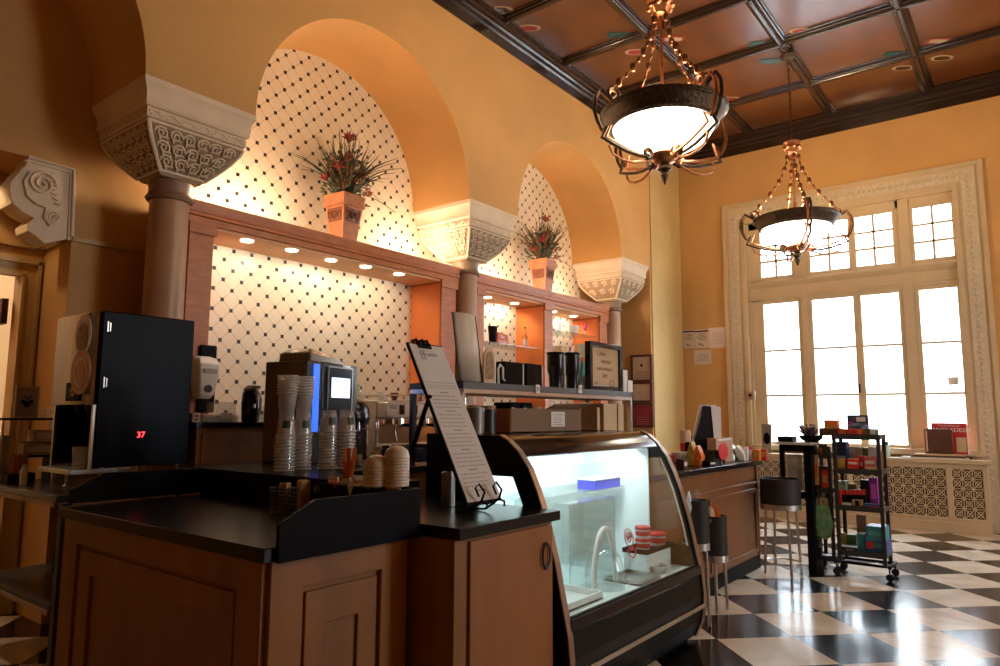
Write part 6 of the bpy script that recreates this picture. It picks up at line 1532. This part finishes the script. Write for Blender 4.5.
for i, px in enumerate((865, 869.5, 874)):
    R('cookie_pouch', 'tan pouch in the row at the front of the second shelf', TAN, px, px+4, 467, .88, 6.605, .03, cat='pouch', group='tan pouches on the second shelf')
# shelf 3 (z .572)
R('snack_box', 'green and white bag at the left of the third shelf', mat('green_white', (.35, .5, .32), .5, var=.5, scale=25), 835, 846, 481, .572, 6.70, .1)
R('snack_box', 'red box at the left front of the third shelf', mat('bright_red', (.6, .03, .04), .4), 835, 841, 490, .572, 6.64, .12)
for i in range(6):
    R('red_can', 'small red-topped jar in the row on the third shelf', BLACKM, 841.5+4*i, 845+4*i, 490, .572, 6.66, .05, cat='jar', group='red-topped jars on the third shelf', prints=[('-x', 0, 1, .72, 1, MATS['bright_red'])])
R('snack_box', 'tall purple bag at the right of the third shelf', PURPLE, 869, 877, 478, .572, 6.72, .07, cat='bag', prints=[('-x', .2, .8, .3, .8, mat('magenta_print', (.6, .1, .6), .4))])
R('snack_box', 'black and tan carton at the centre front of the third shelf', KRAFT, 852, 862, 500, .572, 6.605, .05, prints=[('-x', .3, .7, .1, .9, BLACKM)])
R('snack_box', 'pale carton at the left front of the third shelf', PAPER, 842, 851, 503, .572, 6.605, .05)
R('snack_box', 'dark blue carton at the right front of the third shelf', BLUE, 864, 880, 504, .572, 6.605, .05, prints=[('-x', .3, .9, .2, .6, REDP)])
# bottom shelf (z .20)
R('drink_pack', 'blue and teal wrapped drink pack, lower of two on the bottom shelf right', BLUE, 865, 887, 541, .20, 6.63, .2, cat='pack', prints=[('-x', .05, .4, .4, .9, REDP), ('-x', .4, .95, .5, .85, TEAL)])
R('drink_pack', 'teal drink pack stacked on the blue one at the bottom right', TEAL, 866, 885, 527, .20+.105, 6.63, .2, cat='pack', prints=[('-x', .1, .9, .4, .7, mat('aqua_print', (.10, .45, .50), .4)), ('up', 0, 1, 0, 1, BLUE)])
R('drink_pack', 'blue pack with white lid left of centre on the bottom shelf', NAVY, 839, 857, 547, .20, 6.62, .14, cat='pack', prints=[('up', 0, 1, 0, 1, PAPER), ('-x', .4, .8, .2, .5, WHITE)])
R('drink_pack', 'green bottle pack behind the white-lidded pack on the bottom shelf', GREEN, 846, 855, 535, .20, 6.78, .06, cat='pack', prints=[('up', 0, 1, 0, 1, PAPER)])
R('drink_pack', 'blue-topped carton in the centre of the bottom shelf', TEAL, 857, 864, 534, .20, 6.66, .14, cat='pack', prints=[('up', 0, 1, 0, 1, PAPER)])
R('drink_pack', 'yellow-green bottle carton at the left back of the bottom shelf', YELLOW, 839, 845, 533, .20, 6.79, .06, cat='pack')
R('kraft_carton', 'plain kraft carton behind the packs, back of the bottom shelf', KRAFT, 856, 866, 515, .20, 6.84, .03)
# narrow rack
R('cookie_bag', 'orange bag of cookies hanging at the top of the narrow rack, left', ORANGE, 809, 816, 444, 1.0, 6.68, .05, cat='bag', prints=[('-x', .2, .8, .2, .6, YELLOW)])
R('cookie_bag', 'brown bag of cookies at the top of the narrow rack, right', BROWN, 818, 826, 444, 1.0, 6.68, .05, cat='bag', prints=[('-x', .2, .5, .2, .6, ORANGE)])
R('cookie_bag', 'clear and white bag on the second shelf of the narrow rack', PAPER, 810, 817, 462, .70, 6.70, .06, cat='bag')
R('cookie_bag', 'dark maroon box on the second shelf of the narrow rack', BROWN, 817, 829, 466, .70, 6.69, .06)
R('cookie_bag', 'purple and white bag on the third shelf of the narrow rack', mat('lilac_print', (.3, .28, .4), .5), 811, 817, 487, .45, 6.67, .08, cat='bag')
R('cookie_bag', 'navy gift bag on the third shelf of the narrow rack', NAVY, 818, 828, 483, .45, 6.70, .08, cat='bag', prints=[('-x', .3, .7, .5, .8, WHITE)])
for i in range(3): R('cookie_roll', 'tan biscuit roll in the row of three on the narrow rack', TAN, 814.5+4.8*i, 818+4.8*i, 498, .45, 6.655, .03, cat='roll', group='biscuit rolls on the narrow rack')
t = thing('green_bag', 'large translucent green carrier bag hanging on the narrow rack', 'bag', (6.63, 1.58, .36)); y0, y1 = at(833, 530, X=6.63).y, at(808, 530, X=6.63).y
k = MB(); k.loft([[(6.615, y0+.02, .30), (6.655, y0+.02, .30), (6.655, y1-.02, .30), (6.615, y1-.02, .30)], [(6.60, y0, .42), (6.655, y0, .42), (6.655, y1, .42), (6.60, y1, .42)], [(6.625, y0+.02, .56), (6.645, y0+.02, .56), (6.645, y1-.03, .58), (6.625, y1-.03, .58)]]); k.build('pouch', mat('soft_green_film', (.16, .34, .16), .35, var=.4, scale=18), t, world=True, bevel=.006)
k = MB(); k.tube([(6.635, y0+.06, .57), (6.65, (y0+y1)/2, .66), (6.635, y1-.06, .58)], .004, 5); k.build('handles', GREEN, t, world=True)
R('grey_parcel', 'crumpled silver-grey parcel at the foot of the narrow rack', mat('crumpled_silver', (.25, .25, .27), .4, metal=.5, bump=1., bscale=30), 817, 828, 563, .12, 6.68, .12, cat='parcel', bevel=.01)
# bottle standing at the window sill
t = turned('sanitizer_bottle', 'clear bottle with black cap on the radiator shelf beside the rack', 'bottle', [('bottle', mat('pale_blue_plastic', (.4, .5, .5), .3), [(.045, 0), (.045, .12), (.03, .15)]), ('cap', BLACKM, [(.03, .15), (.03, .19), (.001, .19)])], (9.95, at(886, 450, X=9.95).y, .846))

# ================================================================== ON THE RADIATOR SHELF
ya, yb = at(902, 455, X=9.95).y, at(968, 455, X=9.95).y
for i, (a, b_, z0, z1, m, lb) in enumerate(((ya, yb, .846, .862, PAPER, 'wide flat white folder, lowest on the radiator shelf'), (ya-.10, yb+.02, .863, .885, BROWN, 'flat brown book in the middle of the radiator shelf pile'), (ya-.14, yb+.02, .886, .905, TAN, 'flat tan book on top of the radiator shelf pile'))):
    solid('flat_book', lb, 'book', m, (9.87, b_, z0), (10.14, a, z1), bevel=.003)
y0, y1 = at(952.5, 438, X=9.93).y, at(924.5, 438, X=9.93).y
t = thing('brown_case', 'brown leather-look case standing on the radiator shelf pile', 'case', (9.95, (y0+y1)/2, .906)); zt = at(938, 429, X=9.93).z
MB().box(9.92, 9.97, y0, y1, .906, zt).build('case_body', BROWN, t, world=True, bevel=.006); MB().box(9.915, 9.92, y1-.03, y1-.015, .93, zt-.02).build('clasp_strip', TAN, t, world=True)
y0, y1 = at(967, 438, X=10.0).y, at(932, 438, X=10.0).y; zt = at(948, 423, X=10.0).z
t = thing('travel_book', 'red upright book with white capital title behind the brown case', 'book', (10.02, (y0+y1)/2, .906))
MB().box(10.0, 10.05, y0, y1, .906, zt).build('cover', mat('book_red', (.50, .03, .025), .4), t, world=True, bevel=.003)
k = MB(); k.text('THE PEOPLE OF', .032, TM((9.999, (y0+y1)/2, zt-.035), '-x')); k.text('BANGLADESH', .068, TM((9.999, (y0+y1)/2, zt-.085), '-x')); k.build('title', PAPER, t, world=True)
MB().box(9.997, 10.0, y0+.01, y0+.11, .93, zt-.17).build('cover_picture', TAN, t, world=True)
MB().box(10.0, 10.05, y0-.012, y0-.0, .906, zt-.01).build('page_block', PAPER, t, world=True)

# ================================================================== MORE SMALL STOCK
for (nm, lb, m, x0, x1, yt, z, X, d, pr) in (
    ('snack_box', 'cream tin at the back of the third shelf, behind the green bag', TAN, 846, 856, 484, .572, 6.80, .05, WHITE),
    ('snack_box', 'navy tall carton at the back of the third shelf, right of centre', NAVY, 860, 869, 480, .572, 6.78, .05, REDP),
    ('gift_box', 'dark green tin at the back of the second shelf, centre', GREEN, 862, 868, 448, .88, 6.80, .05, WHITE),
    ('gift_box', 'brown narrow carton at the right end of the second shelf', BROWN, 876.5, 881, 452, .88, 6.66, .1, TAN),
    ('drink_pack', 'white and blue carton under the blue-topped ones at bottom left', WHITE, 838, 856, 551, .20, 6.605, .02, BLUE),
    ('drink_pack', 'purple tin at the far right of the bottom shelf', PURPLE, 881, 887, 545, .20, 6.84, .03, WHITE)):
    R(nm, lb, m, x0, x1, yt, z, X, d, prints=[('-x', .15, .85, .35, .65, pr)])
for (lb, m, x0, x1, yt, z, pr) in (
    ('tan biscuit bag clipped high on the narrow rack, left edge', TAN, 812, 818, 455, .74, ORANGE),
    ('white bag with dark print low on the narrow rack', PAPER, 820, 827, 510, .28, NAVY),
    ('dark red bag hanging mid height on the narrow rack', REDP, 821, 828, 470, .72, YELLOW),
    ('silver bag at the lower left of the narrow rack', mat('crumpled_silver', (.25, .25, .27)), 812, 820, 536, .20, NAVY)):
    R('hanging_bag', lb, m, x0, x1, yt, z, 6.648, .01, cat='bag', prints=[('-x', .2, .8, .3, .7, pr)])
for i, (px, Y, h, w, m, lb) in enumerate(((686, 2.14, .07, .05, BROWN, 'small brown tin at the front edge of the cash counter, left'), (722, 2.42, .10, .07, KRAFT, 'brown carton behind the tan paper bag on the cash counter'),
    (729, 2.40, .13, .06, REDP, 'red carton behind the tan paper bag, right one'), (713, 2.10, .04, .09, BLACKM, 'flat black dish at the front edge of the cash counter'),
    (741, 2.30, .12, .05, ORANGE, 'orange carton behind the clear sweets bag'), (748, 2.20, .10, .05, REDP, 'dark red packet near the far end of the cash counter'), (695, 2.50, .16, .08, BLACKM, 'black box behind the cookie bag on the cash counter'))):
    x = min(kp(px, Y), 6.46); solid('counter_stock', lb, 'box', m, (x-w/2, Y, ZK), (x+w/2, Y+.07, ZK+h), rot=.2*(i % 3-1), prints=[('-y', .15, .85, .3, .7, (PAPER, YELLOW, WHITE)[i % 3])])
